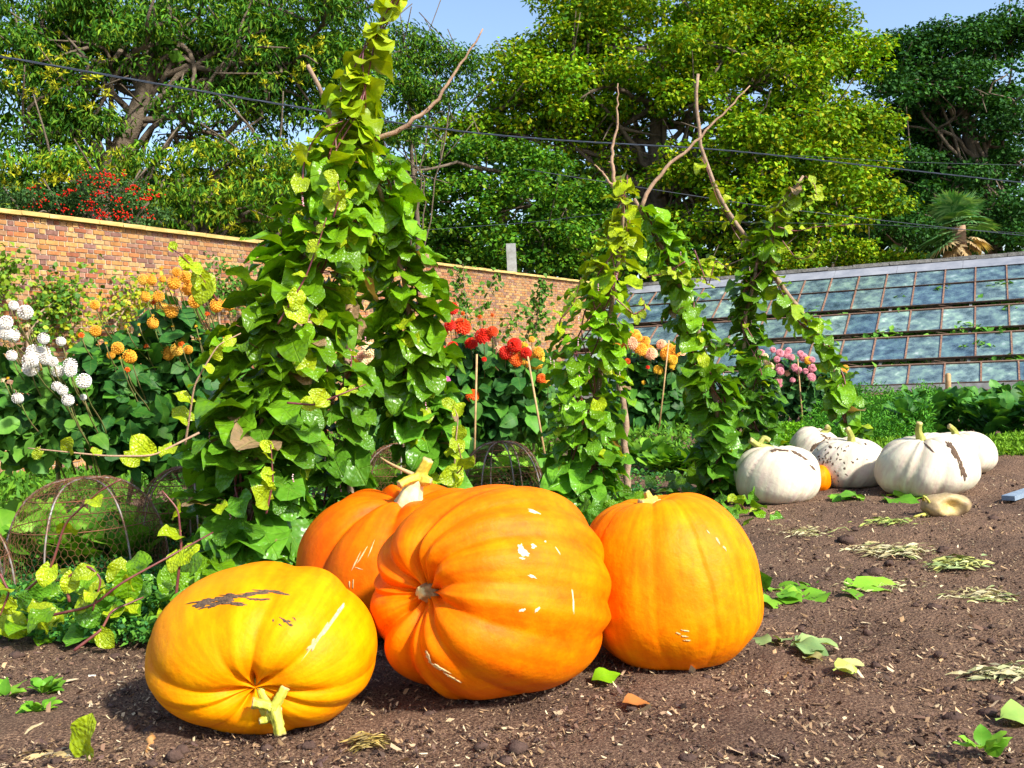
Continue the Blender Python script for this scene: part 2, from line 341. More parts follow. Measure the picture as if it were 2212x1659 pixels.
# ------------------------------------------------------------------ leaf templates
def leaf_template(kind, seed, nl=8, nw=2):
    r = np.random.default_rng(seed); V = []; UV = []
    cs = r.uniform(.10, .34); fold = r.uniform(.05, .28); wa = r.uniform(.08, .22) if kind == 'vine' else r.uniform(.05, .12); ph = r.uniform(0, 6); tw = r.uniform(-.35, .35); asym = r.uniform(-.06, .06)
    for i in range(nl+1):
        t = i/nl
        if kind == 'vine':
            w = .47*(math.sin(PI*min(1, t**.74))**.55)*(1-.05*t) if 0 < t < 1 else 0
            if t == 0: w = .20
        elif kind == 'ovate':
            w = .36*(math.sin(PI*t**.8)**.8) if 0 < t < 1 else (0.03 if t == 0 else 0)
        elif kind == 'lance':
            w = .15*(math.sin(PI*t)**.7) if 0 < t < 1 else .01
        elif kind == 'chard':
            w = .30*(math.sin(PI*t**1.3)**.7)+.015 if t < 1 else .04
            if t < .2: w = .03
        w = max(w, .008)
        if kind in ('ovate', 'chard') and 0 < i < nl: w *= 1+.035*(-1)**i
        for j in range(-nw, nw+1):
            u = j/nw; x = u*w+asym*math.sin(PI*t)
            y = t
            if kind == 'vine' and t < .2: y = t-.16*abs(u)**1.5*(1-t/.2)
            z = -cs*t*t+fold*abs(x)*1.2-.2*fold+wa*abs(u)**1.5*math.sin(t*9+ph+(2.1 if u > 0 else 0))*(.4+w)
            z += tw*x*t
            V.append((x, y, z)); UV.append((x*1.0, y))
    k = 2*nw+1; Q = []
    for i in range(nl):
        for j in range(2*nw): Q.append((i*k+j, i*k+j+1, (i+1)*k+j+1, (i+1)*k+j))
    return np.array(V), [np.array(Q)], np.array(UV)
T_VINE = [leaf_template('vine', 10+i, 7, 2) for i in range(10)]
T_OV = [leaf_template('ovate', 40+i, 7, 1) for i in range(6)]
T_LAN = [leaf_template('lance', 60+i, 3, 1) for i in range(4)]
T_CH = [leaf_template('chard', 80+i, 8, 2) for i in range(5)]
ME_VINE = [raw_mesh('leaf', v, f, M['vine_o'], True, None, u) for v, f, u in T_VINE]
ME_OV = [raw_mesh('leaf', v, f, M['leaf_o'], True, None, u) for v, f, u in T_OV]
ME_CH = [raw_mesh('leaf', v, f, M['leaf_o'], True, None, u) for v, f, u in T_CH]
QV = np.array([[0, 0, 0], [.32, .5, .10], [0, 1, -.12], [-.32, .5, .10]]); QF = [np.array([[0, 1, 2], [0, 2, 3]])]
QL = np.array([[0, 0, 0], [.15, .45, .05], [0, 1, -.25], [-.15, .45, .05]])
def put_leaves(root, P, D, Nn, S, C, meshes, templates, mat_joined, limit=300, name='leaf', nstuff='foliage'):
    X, Y, Z = frames(D, Nn); order = np.argsort(np.linalg.norm(P-CAM, axis=1)); k = min(limit, len(P))
    for i in order[:k]:
        inst(name, meshes[rng.integers(len(meshes))], root, P[i], X[i], Y[i], Z[i], S[i], C[i])
    rest = order[k:]
    if len(rest):
        acc = Acc(); g = rng.integers(len(templates), size=len(rest))
        for q, (tv, tf, tu) in enumerate(templates):
            s = rest[g == q]; scatter(acc, tv, tf, tu, P[s], X[s], Y[s], Z[s], S[s], C[s])
        o = acc.build(nstuff, mat_joined, root); tag(o, kind='stuff')
# ------------------------------------------------------------------ left brick wall
wu = nrm(np.array([.4415, .897, 0])); wn_ = nrm(np.array([.897, -.4415, 0])); w0 = np.array([-7.1, 14.1, 0.]); UP = np.array([0, 0, 1.])
T0, T1 = -6.0, 25.0; WH = 3.68
wall = thing('brick_wall', 'long weathered orange brick garden wall with ochre coping running away on the left', 'wall', w0+wu*10)
V, Fq = obox(w0+wu*(T0+T1)/2-wn_*.17+UP*WH/2, wu*(T1-T0)/2, wn_*.16, UP*WH/2)
addmesh('wall_core', V, Fq, M['mortar'], wall, False)
pal = np.array([(.45, .18, .07), (.50, .26, .09), (.36, .13, .07), (.52, .30, .12), (.27, .14, .11), (.46, .22, .08), (.54, .34, .15), (.34, .18, .12), (.42, .24, .12)])
bricks = []
nC = 49; ch = WH/nC
for r_ in range(nC):
    z = (r_+.5)*ch; t = T0+(.06 if r_ % 2 else 0)+rng.uniform(0, .03); k = r_ % 2
    while t < T1-.25:
        L_ = .225 if k % 2 == 0 else .108
        if r_ == nC-1: L_ = .108
        bricks.append((t+L_/2, z, L_/2-.004-rng.uniform(0, .005), ch/2-.0058-rng.uniform(0, .004), rng.uniform(.002, .008), r_)); t += L_+.005; k += 1
BA = np.array(bricks); bc = np.array([w0+wu*b_[0]+UP*b_[1] for b_ in BA]); 
pxy = np.array([proj(p) for p in bc]); vis = (pxy[:, 0] > 0) & (pxy[:, 1] < 700)
dist = np.linalg.norm(bc-CAM, axis=1); order = np.argsort(np.where(vis, dist, 1e6)); near_b = set(order[:300].tolist())
def brick_col(i):
    c = pal[rng.integers(len(pal))].copy()
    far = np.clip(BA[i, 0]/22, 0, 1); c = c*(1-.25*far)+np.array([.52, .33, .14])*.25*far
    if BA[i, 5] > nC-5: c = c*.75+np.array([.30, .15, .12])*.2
    return c*rng.uniform(.82, 1.12)
BM = []
for q in range(14):
    col = pal[q % len(pal)]*(.9 if q < 7 else 1.1)*rng.uniform(.88, 1.1); v, f = obox((0, 0, 0), (1, 0, 0), (0, 1, 0), (0, 0, 1)); v = v*(1+rng.uniform(-.012, .012, v.shape))
    BM.append(raw_mesh('brick', v, f, M['brick'], False, np.tile(col, (8, 1))))
acc = Acc()
for i in range(len(BA)):
    t, z, hl, hh, pr, _ = BA[i]; c = w0+wu*t+UP*z+wn_*(pr-.02)
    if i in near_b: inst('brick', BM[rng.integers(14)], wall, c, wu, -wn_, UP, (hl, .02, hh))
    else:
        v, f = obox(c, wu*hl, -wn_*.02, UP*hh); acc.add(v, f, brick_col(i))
o = acc.build('far_bricks', M['brick'], wall, False); tag(o, kind='stuff')
cm = []
for q in range(4):
    v, f = obox((0, 0, 0), (1, 0, 0), (0, 1, 0), (0, 0, 1)); v[4:, 2] *= np.where(v[4:, 1] < 0, .7, 1.0); cm.append(raw_mesh('coping_tile', v*(1+rng.uniform(-.03, .03, v.shape)), f, M['coping'], False))
t = T0
while t < T1:
    L_ = .46; inst('coping_tile', cm[rng.integers(4)], wall, w0+wu*(t+L_/2)-wn_*.15+UP*(WH+.042+rng.uniform(-.004, .004)), wu, -wn_, UP, (L_/2-.006, .23+rng.uniform(0, .01), .036)); t += L_
acc = Acc()
for q in range(420):
    r_ = rng.integers(14, nC-5); t = T0+rng.uniform(0, 1)**1*(T1-T0)
    v, f = obox(w0+wu*t+UP*(r_*ch)+wn_*.01, wu*.009, wn_*.012, UP*.009); acc.add(v, f)
tag(acc.build('wall_nail', M['darkrail'], wall, False), kind='stuff')
# ------------------------------------------------------------------ back wall and greenhouse
gu = nrm(np.array([.897, -.4415, 0])); gv = nrm(np.array([-.4415, -.897, 0])); C0 = w0+wu*25.1
back = thing('brick_wall', 'tall back wall with rough grey stone coping above the greenhouse roof', 'wall', C0+gu*8)
V, Fq = obox(C0+gu*13-gv*.2+UP*1.83, gu*14.5, gv*.19, UP*1.83); addmesh('wall_core', V, Fq, M['mortar'], back, False)
acc = Acc()
for r_ in range(38, 49):
    t = -1.5+(r_ % 2)*.11
    while t < 27:
        v, f = obox(C0+gu*(t+.11)-gv*.005+UP*((r_+.5)*.0747), gu*.105, gv*.012, UP*.032); acc.add(v, f, pal[rng.integers(7)]); t += .225
tag(acc.build('far_bricks', M['brick'], back, False), kind='stuff')
t = -1.45
while t < 26:
    L_ = rng.uniform(.7, 1.3); v, f = obox(C0+gu*(t+L_/2)-gv*.12+UP*(3.71+rng.uniform(-.012, .012)), gu*(L_/2-.006), gv*.30, UP*.055)
    v += rng.uniform(-.012, .012, v.shape); addmesh('coping_stone', v, f, M['greystone'], back, False); t += L_
gh = thing('greenhouse', 'long lean-to greenhouse of sloping dusty blue glass panes with rusty bars', 'greenhouse', C0+gu*8+gv*4)
def gp(s, L_, up=0.): 
    return C0+gu*s+gv*L_+UP*(3.62-.475*L_)+gnorm*up
gsl = nrm(gv-UP*.475); gnorm = nrm(np.cross(gu, gsl)); gnorm = gnorm if gnorm[2] > 0 else -gnorm
def gbox(name, s0, s1, L0, L1, up, th, mat, parent=gh, smooth=False):
    c = (gp(s0, L0, up)+gp(s1, L1, up))/2; v, f = obox(c, gu*(s1-s0)/2, (gp(s0, L1)-gp(s0, L0))/2, gnorm*th/2); return addmesh(name, v, f, mat, parent, smooth)
def gbox_m(s0, s1, L0, L1, up, th):
    c = (gp(s0, L0, up)+gp(s1, L1, up))/2; return obox(c, gu*(s1-s0)/2, (gp(s0, L1)-gp(s0, L0))/2, gnorm*th/2)
# glass
m, nt, b = newmat('dusty_glass'); L = nt.links
pos = nd(nt, 'ShaderNodeNewGeometry').outputs['Position']; mp = nd(nt, 'ShaderNodeMapping'); L.new(pos, mp.inputs[0]); mp.inputs['Scale'].default_value = (2.2, 2.2, .7)
nz = nd(nt, 'ShaderNodeTexNoise', Scale=1.3, Detail=6.0, Roughness=.65); L.new(mp.outputs[0], nz.inputs['Vector'])
oi = nd(nt, 'ShaderNodeObjectInfo')
ra = ramp(nt, [(.34, (.06, .10, .12)), (.48, (.15, .22, .24)), (.60, (.22, .34, .28)), (.72, (.50, .56, .54))]); L.new(nz.outputs[0], ra.inputs[0])
rr = ramp(nt, [(0, (.55, .65, .85)), (.6, (1., 1., 1.)), (1, (1.5, 1.45, 1.35))]); L.new(oi.outputs['Random'], rr.inputs[0])
c = mixc(nt, ra.outputs[0], rr.outputs[0], 1., 'MULTIPLY'); L.new(c, b.inputs['Base Color']); b.inputs['Roughness'].default_value = .12; b.inputs['Specular IOR Level'].default_value = .9
tr = nd(nt, 'ShaderNodeBsdfTransparent'); tr.inputs[0].default_value = (.7, .85, .85, 1)
fr = nd(nt, 'ShaderNodeMapRange'); L.new(nz.outputs[0], fr.inputs[0]); fr.inputs[1].default_value = .35; fr.inputs[2].default_value = .65; fr.inputs[3].default_value = .42; fr.inputs[4].default_value = .12
mx = nd(nt, 'ShaderNodeMixShader'); L.new(fr.outputs[0], mx.inputs[0]); L.new(b.outputs[0], mx.inputs[1]); L.new(tr.outputs[0], mx.inputs[2]); L.new(mx.outputs[0], nt.nodes['Material Output'].inputs[0])
M['glass'] = m
SE = 19.2; pw = .84
fl = []
s = 0.
while s < SE: gbox('lead_sheet', s+.004, min(s+1.9, SE)-.004, .10, .69, .075+rng.uniform(0, .008), .012, M['lead']); s += 1.9
bands = [(.70, 1.66, 0), (1.72, 3.00, 0), (3.40, 4.63, 1), (4.98, 6.18, 1), (6.52, 7.45, 1)]
gm = None
for bi, (L0, L1, sash) in enumerate(bands):
    npan = int(SE/pw); up0 = .05+(.03 if sash else 0)
    shift = .0 if bi < 2 else rng.uniform(.0, .35)
    for k in range(npan):
        s0 = shift+k*pw; 
        c = (gp(s0, L0, up0)+gp(s0+pw, L1, up0))/2
        if gm is None or k == 0:
            v, f = obox((0, 0, 0), (pw/2-.022, 0, 0), (0, np.linalg.norm(gp(0, L1)-gp(0, L0))/2-.012, 0), (0, 0, .003)); gm = raw_mesh('pane', v, f, M['glass'], False)
        inst('pane', gm, gh, c+gnorm*rng.uniform(-.004, .004), gu, gsl, np.cross(gu, gsl), 1.)
        inst('glazing_bar', bpy.data.meshes['glazing_bar_%d' % bi] if ('glazing_bar_%d' % bi) in bpy.data.meshes else raw_mesh('glazing_bar_%d' % bi, *(lambda vf: (vf[0], vf[1]))(obox((0, 0, 0), (.019, 0, 0), (0, np.linalg.norm(gp(0, L1)-gp(0, L0))/2, 0), (0, 0, .024))), M['rustbar'], False), gh, (gp(s0, L0, up0+.01)+gp(s0, L1, up0+.01))/2, gu, gsl, np.cross(gu, gsl), 1.)
    if sash: gbox('sash_rail', 0, SE, L0-.05, L0-.002, up0+.012, .045, M['woodrail'])
    gbox('sash_rail', 0, SE, L1+.002, L1+.032, up0+.005, .05, M['darkrail'])
for k in range(9):
    s0 = .9+k*2.15; gbox('rafter', s0-.035, s0+.035, .2, 7.5, -.06, .09, M['paleraft'])
    for (a, b_) in ((3.0, 3.4), (4.63, 4.98), (6.18, 6.52)):
        P0 = gp(s0-.9, a, .04); P1 = gp(s0+.1, b_+.05, .02); v, f = tube([P0, P1], .012, 4); addmesh('stay', v, f, M['woodrail'], gh, False)
base_c = gp(SE/2, 7.5); v, f = obox(np.array([base_c[0], base_c[1], .05]), gu*SE/2, gv*.08, UP*.09); addmesh('sill', v, f, M['paleraft'], gh, False)
# end wall of the greenhouse at the corner is the brick wall; far end glazed beyond the frame
def foliage_cloud(acc, c, r, n, size, pal_, tmpl, updir=.5, rand=.7, shell=.5, droop=0.):
    d = rv(n); rr = (rng.uniform(shell, 1, n)**.6)[:, None]; P = np.asarray(c)+d*rr*np.asarray(r)
    Nn = nrm(d*.6+UP*updir+rv(n)*rand); D = nrm(np.cross(Nn, rv(n))+np.array([0, 0, -droop])+d*.3)
    X, Y, Z = frames(D, Nn); S = rng.uniform(size[0], size[1], n)
    a = rng.uniform(0, 1, n)**1.2; pal_ = np.asarray(pal_); k = rng.integers(0, len(pal_)-1, n); C = pal_[k]*(1-a[:, None])+pal_[k+1]*a[:, None]
    C = C*rng.uniform(.8, 1.2, (n, 1)); tv, tf, tu = tmpl; scatter(acc, tv, tf, tu, P, X, Y, Z, S, C)
TQ = (QV, QF, np.zeros((4, 2))); TL = (QL, QF, np.zeros((4, 2)))
for k in range(6):
    s0 = 1.6+k*3.2; rt = thing('fig_tree', 'broad-leaved green fig under the greenhouse glass, number %s from the corner' % ['one', 'two', 'three', 'four', 'five', 'six'][k], 'plant', (C0+gu*s0+gv*3.4)*np.array([1, 1, 0]), 'figs trained under the glass')
    rt['label'] = ['broad-leaved green fig under the glass nearest the brick corner', 'green fig under the glass, second from the brick corner', 'green fig under the glass, third from the brick corner', 'green fig under the glass behind the beet rows on the left', 'green fig under the glass beneath the palm', 'green fig under the glass at the right edge of the photo'][k]
    acc = Acc()
    for q in range(16):
        L_ = rng.uniform(1.2, 6.8); z_ = 3.62-.475*L_-.20-rng.uniform(0, .3); z_ = max(z_, .3)
        foliage_cloud(acc, C0+gu*(s0+rng.uniform(-1.6, 1.6))+gv*L_+UP*z_, (.6, .5, .26), 130, (.14, .28), [(.05, .18, .02), (.12, .32, .04), (.2, .42, .05)], TQ, .9, .5)
    acc.build('foliage', M['tree_a'], rt); v, f = tube([rt.location+Vector((0, 0, -.05)), rt.location+Vector((.1, 0, .8)), rt.location+Vector((0, .2, 1.7))], [.08, .06, .03]); addmesh('trunk', v, f, M['bark'], rt)
# ------------------------------------------------------------------ trees beyond the walls
def tree(name, label, base, trunk, masses, leaf, n_per_m2, palette, tmpl=TQ, depth=3.0, clump=1.0, limbs=8, group='trees beyond the garden walls', thick=.35, kind=None, droop=0., cat='tree', mass_alpha=1., seed=1):
    root = thing(name, label, cat, base, group)
    acc = Acc(); tips = []
    for (px, py, Y, rx, ry) in masses:
        c = at(px, py, Y); RX = rx/FPX*Y; RZ = ry/FPX*Y; RY = min(depth, max(RX, RZ)*1.0)
        vol = RX*RZ
        if 'berry' not in name: foliage_cloud(acc, c+np.array([0, .5, 0]), (RX*.85, RY*.5, RZ*.8), int(vol*(26 if leaf[1] > .25 and Y > 35 else 16)), (.30, .52), palette[:3], TQ, .8, .8, .0)
        ncl = max(6, int(4.3*RX*RZ/(clump*clump*.42))); tips.append(c)
        for q in range(ncl):
            d = rv(1)[0]; rr = rng.uniform(.35, 1.)**.5; cc = c+d*rr*np.array([RX, RY, RZ])
            cr = clump*rng.uniform(.45, 1.0); bright = rng.uniform(.72, 1.25)
            n = int(n_per_m2*cr*cr*3.6)
            pl = np.asarray(palette)*bright
            foliage_cloud(acc, cc, (cr*1.15, cr*1.15, cr*.50), n, (leaf[0]*.85, leaf[1]*.85), pl, tmpl, .8, .75, .2, droop)
    o = acc.build('crown', M['tree_a'], root)
    tacc = Acc(); tp = smooth_path(trunk, 20); rad = np.interp(np.linspace(0, 1, 20), [0, .15, 1], [thick*1.25, thick, thick*.45]); v, f = tube(tp, rad, 12); tacc.add(v, f)
    for c in tips:
        j = rng.integers(7, 20); a = tp[j]; mid = (a+c)/2+np.array([rng.uniform(-.6, .6), rng.uniform(-.6, .6), rng.uniform(-.5, .9)])*clump
        pth = smooth_path([a, mid, c, c+rv(1)[0]*clump], 12); pth[1:-1] += rng.normal(0, .06, (10, 3))*clump; v, f = tube(pth, np.linspace(thick*.26, .02, 12), 7); tacc.add(v, f)
        for q in range(3):
            e = pth[rng.integers(5, 10)]; p2 = smooth_path([e, e+rv(1)[0]*np.array([1.2, 1, .8])*clump, e+rv(1)[0]*2*clump+np.array([0, 0, .4])], 7); v, f = tube(p2, np.linspace(thick*.15, .015, 7), 5); tacc.add(v, f)
    tacc.build('trunk', M['bark'], root)
    return root
def gbase(px, Y):
    p = at(px, 800, Y); return np.array([p[0], p[1], 0.])
OAK = [(.045, .14, .004), (.09, .23, .005), (.17, .32, .006), (.22, .36, .006), (.36, .32, .008)]
CHE = [(.022, .095, .010), (.045, .15, .010), (.09, .22, .014), (.20, .30, .018)]
DRK = [(.012, .060, .012), (.028, .105, .018), (.055, .16, .022)]
MID = [(.02, .09, .006), (.045, .15, .008), (.09, .24, .010), (.18, .28, .010)]
Yt = 24.
tree('chestnut_tree', 'big chestnut with leaning brown trunk showing above the wall on the left', gbase(200, Yt), [gbase(200, Yt), at(215, 450, Yt), at(250, 330, Yt), at(300, 250, Yt), at(325, 170, Yt), at(320, 90, Yt+.5), at(360, 0, Yt+1)],
     [(200, 110, 26, 180, 70), (480, 90, 26, 160, 80), (680, 140, 26, 120, 90), (100, 220, 25.5, 130, 40), (620, 40, 25, 150, 50), (560, 190, 26, 90, 50), (60, 30, 24, 150, 70), (230, 50, 24.5, 120, 65), (420, 20, 24, 130, 60), (560, 60, 24, 110, 70), (690, 60, 24, 100, 75), (30, 150, 23, 90, 60), (150, 180, 23, 90, 50), (480, 160, 24.5, 110, 55), (610, 170, 24, 90, 65), (560, 260, 25, 90, 40),
      (400, 110, 25.5, 80, 40), (60, 250, 23.5, 90, 40), (180, 270, 23.5, 50, 30), (420, 300, 25, 60, 30), (330, 90, 23.2, 90, 60), (120, 100, 23.5, 110, 50), (260, 150, 25.5, 60, 40), (420, 230, 23.5, 60, 40), (240, 0, 24, 120, 40), (60, 300, 23, 100, 30), (750, 140, 24, 60, 60), (700, 240, 24.5, 70, 40), (740, 0, 24, 70, 40)], (.14, .26), 105, CHE, TL, 1.9, .8, thick=.34, droop=.5)
tree('chestnut_tree', 'low spreading chestnut with yellow catkins just behind the brick wall', gbase(420, 21), [gbase(420, 21), at(430, 560, 21), at(450, 460, 21), at(470, 380, 21)],
     [(70, 370, 21, 110, 40), (190, 360, 21, 100, 40), (330, 350, 21, 80, 35), (450, 360, 21, 110, 55), (580, 350, 21, 90, 60), (420, 440, 20.5, 90, 50), (560, 440, 20.5, 110, 60), (670, 400, 21, 70, 80), (60, 430, 21, 80, 30), (680, 500, 21.5, 80, 40), (480, 505, 22, 100, 30)], (.13, .24), 120, [(.03, .12, .008), (.07, .19, .010), (.14, .28, .014), (.34, .40, .018)], TL, 1.6, .62, thick=.22, droop=.6)
tree('chestnut_tree', 'airy chestnut top behind the tall vine, against open sky', gbase(900, 30), [gbase(900, 30), at(905, 500, 30), at(890, 350, 30), at(880, 200, 30), at(900, 110, 30)],
     [(890, 110, 30, 60, 45), (950, 120, 30, 45, 40), (985, 190, 30, 30, 40), (880, 190, 30, 60, 40), (930, 210, 30, 50, 30), (820, 120, 29, 50, 60), (800, 210, 29, 60, 50), (850, 280, 30, 50, 25), (1000, 130, 30, 20, 25), (770, 290, 29, 60, 30), (905, 180, 30, 70, 70), (880, 280, 29.5, 60, 40), (860, 80, 30, 40, 40)], (.14, .24), 85, CHE, TL, 1.5, .7, thick=.09, droop=.4)
tree('oak_tree', 'huge spreading oak with sunlit yellow-green crown filling the top centre', gbase(1430, 42), [gbase(1430, 42), at(1430, 600, 42), at(1425, 450, 42), at(1415, 330, 42), at(1430, 200, 42), at(1460, 80, 42)],
     [(1230, 90, 42, 90, 70), (1330, 30, 42, 120, 60), (1480, 10, 42, 140, 60), (1640, 30, 42, 130, 70), (1760, 70, 42, 80, 70), (1800, 170, 42, 75, 60), (1140, 170, 41, 90, 60), (1060, 250, 41, 70, 40), (1270, 190, 40, 110, 60), (1420, 130, 40, 120, 70), (1570, 120, 40, 120, 70), (1700, 170, 40, 100, 70),
      (1180, 270, 41, 100, 45), (1350, 270, 43, 90, 40), (1500, 230, 40, 110, 50), (1640, 260, 39, 110, 55), (1780, 280, 40, 100, 55), (1840, 240, 41, 50, 50), (1570, 330, 39, 120, 50), (1720, 360, 39, 120, 55), (1840, 350, 40, 70, 50), (1480, 400, 40, 90, 45), (1620, 430, 39, 120, 50), (1770, 450, 39, 120, 50), (1880, 450, 40, 70, 45),
      (1400, 360, 43, 60, 40), (1300, 340, 42, 60, 35), (1150, 110, 42, 60, 50), (1080, 190, 42, 70, 50), (1010, 260, 41, 60, 40), (1100, 290, 42, 90, 40), (1250, 130, 44, 110, 70), (1400, 200, 44, 120, 60), (1240, 250, 43, 110, 50), (1700, 100, 43, 120, 80), (1560, 60, 43, 140, 60), (1860, 300, 41, 50, 70), (1700, 260, 43, 120, 60), (1250, 10, 43, 100, 40), (1850, 120, 42, 30, 50), (1820, 400, 39, 80, 50), (1500, 490, 40, 100, 40), (1650, 520, 39, 110, 40)], (.17, .30), 62, OAK, TQ, 3.2, 1.15, thick=.55)
tree('oak_tree', 'mid green oak behind the far end of the brick wall', gbase(1060, 37), [gbase(1060, 37), at(1060, 600, 37), at(1080, 480, 37), at(1100, 380, 37)],
     [(930, 360, 37, 80, 45), (1040, 340, 37, 90, 45), (1150, 350, 37, 90, 45), (900, 440, 36, 70, 50), (1000, 440, 36, 100, 50), (1130, 440, 36, 100, 55), (940, 530, 36, 90, 50), (1060, 540, 36, 110, 45), (1190, 530, 36, 100, 50), (1260, 440, 37, 70, 50), (1330, 500, 38, 80, 50), (1300, 570, 37, 120, 35), (1420, 560, 38, 90, 40), (830, 400, 34, 60, 60)], (.15, .27), 78, MID, TQ, 2.6, .95, thick=.3)
tree('evergreen_oak', 'dark evergreen oak with twisting limbs at the right behind the palm', gbase(2150, 44), [gbase(2150, 44), at(2150, 560, 44), at(2135, 420, 44), at(2110, 350, 44), at(2080, 260, 44), at(2090, 160, 44)],
     [(1970, 100, 44, 70, 35), (2010, 150, 45, 100, 50), (2080, 80, 44, 70, 35), (2200, 40, 44, 70, 40), (1920, 150, 44, 40, 50), (2100, 230, 46, 120, 60), (1950, 400, 46, 90, 60), (2110, 320, 46, 100, 50), (1990, 230, 46, 80, 60), (1950, 120, 44, 70, 40), (2050, 110, 44, 80, 45), (2150, 90, 44, 80, 45), (2220, 70, 44, 60, 50), (1930, 190, 43, 60, 50), (2030, 190, 43, 80, 45), (2150, 180, 43, 90, 50), (1940, 270, 44, 60, 45), (2040, 290, 45, 60, 35), (2190, 260, 43, 70, 50), (1960, 340, 44, 70, 40), (2060, 390, 43, 90, 45), (2200, 360, 43, 60, 50), (1990, 440, 43, 100, 45), (2170, 450, 42, 90, 50), (1920, 500, 42, 90, 40), (2070, 500, 43, 90, 45), (2200, 520, 42, 80, 45)], (.16, .28), 72, DRK, TQ, 2.8, 1.05, thick=.42)
tree('oak_sapling', 'bright yellow-green bushes leaning over the left part of the greenhouse coping', gbase(1780, 37.5), [gbase(1780, 37.5), at(1780, 640, 37.5), at(1800, 570, 37.5)],
     [(1600, 575, 38, 90, 25), (1700, 560, 38, 90, 35), (1800, 550, 38, 80, 35), (1890, 565, 38, 60, 20), (1500, 590, 38, 80, 22), (1950, 560, 37.5, 40, 10)], (.14, .24), 100, OAK, TQ, 1.2, .7, thick=.12)
# far woodland mass
acc = Acc()
for q in range(230):
    px = rng.uniform(-500, 2700); py = rng.uniform(330, 680) if px > 750 else rng.uniform(420, 680); Y = rng.uniform(52, 60); foliage_cloud(acc, at(px, py, Y), (2.6, 2, 1.6), 190, (.4, .75), [(.012, .045, .01), (.03, .085, .012), (.06, .13, .02)], TQ, .8, .7)
for q in range(60):
    px = rng.uniform(-400, 760); py = rng.uniform(400, 520); Y = rng.uniform(26, 30); foliage_cloud(acc, at(px, py, Y), (1.6, 1, 1.0), 220, (.18, .32), [(.02, .07, .012), (.05, .12, .012)], TQ, .8, .7)
o = acc.build('woodland', M['tree_a']); tag(o, 'dark mass of woodland seen low behind the garden trees', 'woodland', None, 'stuff')
# red-berried shrub
rt = tree('berry_shrub', 'dark shrub with clusters of red berries poking over the left end of the wall', gbase(210, 17.3), [gbase(210, 17.3), at(200, 560, 17.3), at(200, 450, 17.3)],
     [(90, 445, 17.3, 90, 25), (230, 420, 17.3, 80, 45), (170, 445, 17.3, 110, 30), (300, 465, 17.6, 60, 25), (20, 440, 16.5, 50, 25)], (.05, .09), 520, [(.02, .07, .02), (.05, .13, .03), (.09, .17, .05)], TQ, .7, .35, thick=.06, cat='shrub', group='shrubs')
OV = nrm(np.array([[1, 0, 0], [-1, 0, 0], [0, 1, 0], [0, -1, 0], [0, 0, 1], [0, 0, -1]])); OF = [np.array([(0, 2, 4), (2, 1, 4), (1, 3, 4), (3, 0, 4), (2, 0, 5), (1, 2, 5), (3, 1, 5), (0, 3, 5)])]
acc = Acc()
for q in range(64):
    px = rng.normal(225, 62) if q % 3 else rng.uniform(20, 330); py = 395+rng.uniform(-28, 75)*(1 if px > 150 else .5)+(25 if px < 150 else 0); c = at(px, py, 17.3-.55); n = rng.integers(4, 11)
    P = c+rng.normal(0, 1, (n, 3))*np.array([.07, .04, .03]); X = np.tile([1., 0, 0], (n, 1)); Y = np.tile([0, 1., 0], (n, 1)); Z = np.tile([0, 0, 1.], (n, 1)); scatter(acc, OV, OF, None, P, X, Y, Z, np.full(n, .017), np.tile((.50, .015, .008), (n, 1)))
tag(acc.build('berries', M['chip'], rt), kind='stuff')
# chestnut catkin bursts (yellow) on the chestnuts
for nm, lst in (('chestnut_tree', [(70, 370, 20.3, 110, 40), (190, 360, 20.3, 100, 40), (450, 360, 20.3, 110, 55), (580, 350, 20.3, 90, 60), (560, 440, 19.9, 110, 60)]), ('chestnut_tree', [(150, 180, 22, 100, 60), (60, 150, 22, 90, 60), (230, 80, 23.5, 120, 60), (610, 140, 23, 90, 65)])):
    rt = bpy.data.objects['chestnut_tree.001' if lst[0][2] < 21 else 'chestnut_tree']; acc = Acc()
    for (px, py, Y, rx, ry) in lst:
        for q in range(26):
            c = at(px+rng.uniform(-1, 1)*rx, py+rng.uniform(-1, 1)*ry, Y+rng.uniform(-.3, .6)); n = 9; D = nrm(rv(n)+UP*.3); X, Y_, Z = frames(D, rv(n)); scatter(acc, QL, QF, None, np.tile(c, (n, 1)), X, Y_, Z, rng.uniform(.08, .15, n), np.tile((.42, .44, .02), (n, 1)))
    tag(acc.build('catkins', M['tree_a'], rt), kind='stuff')
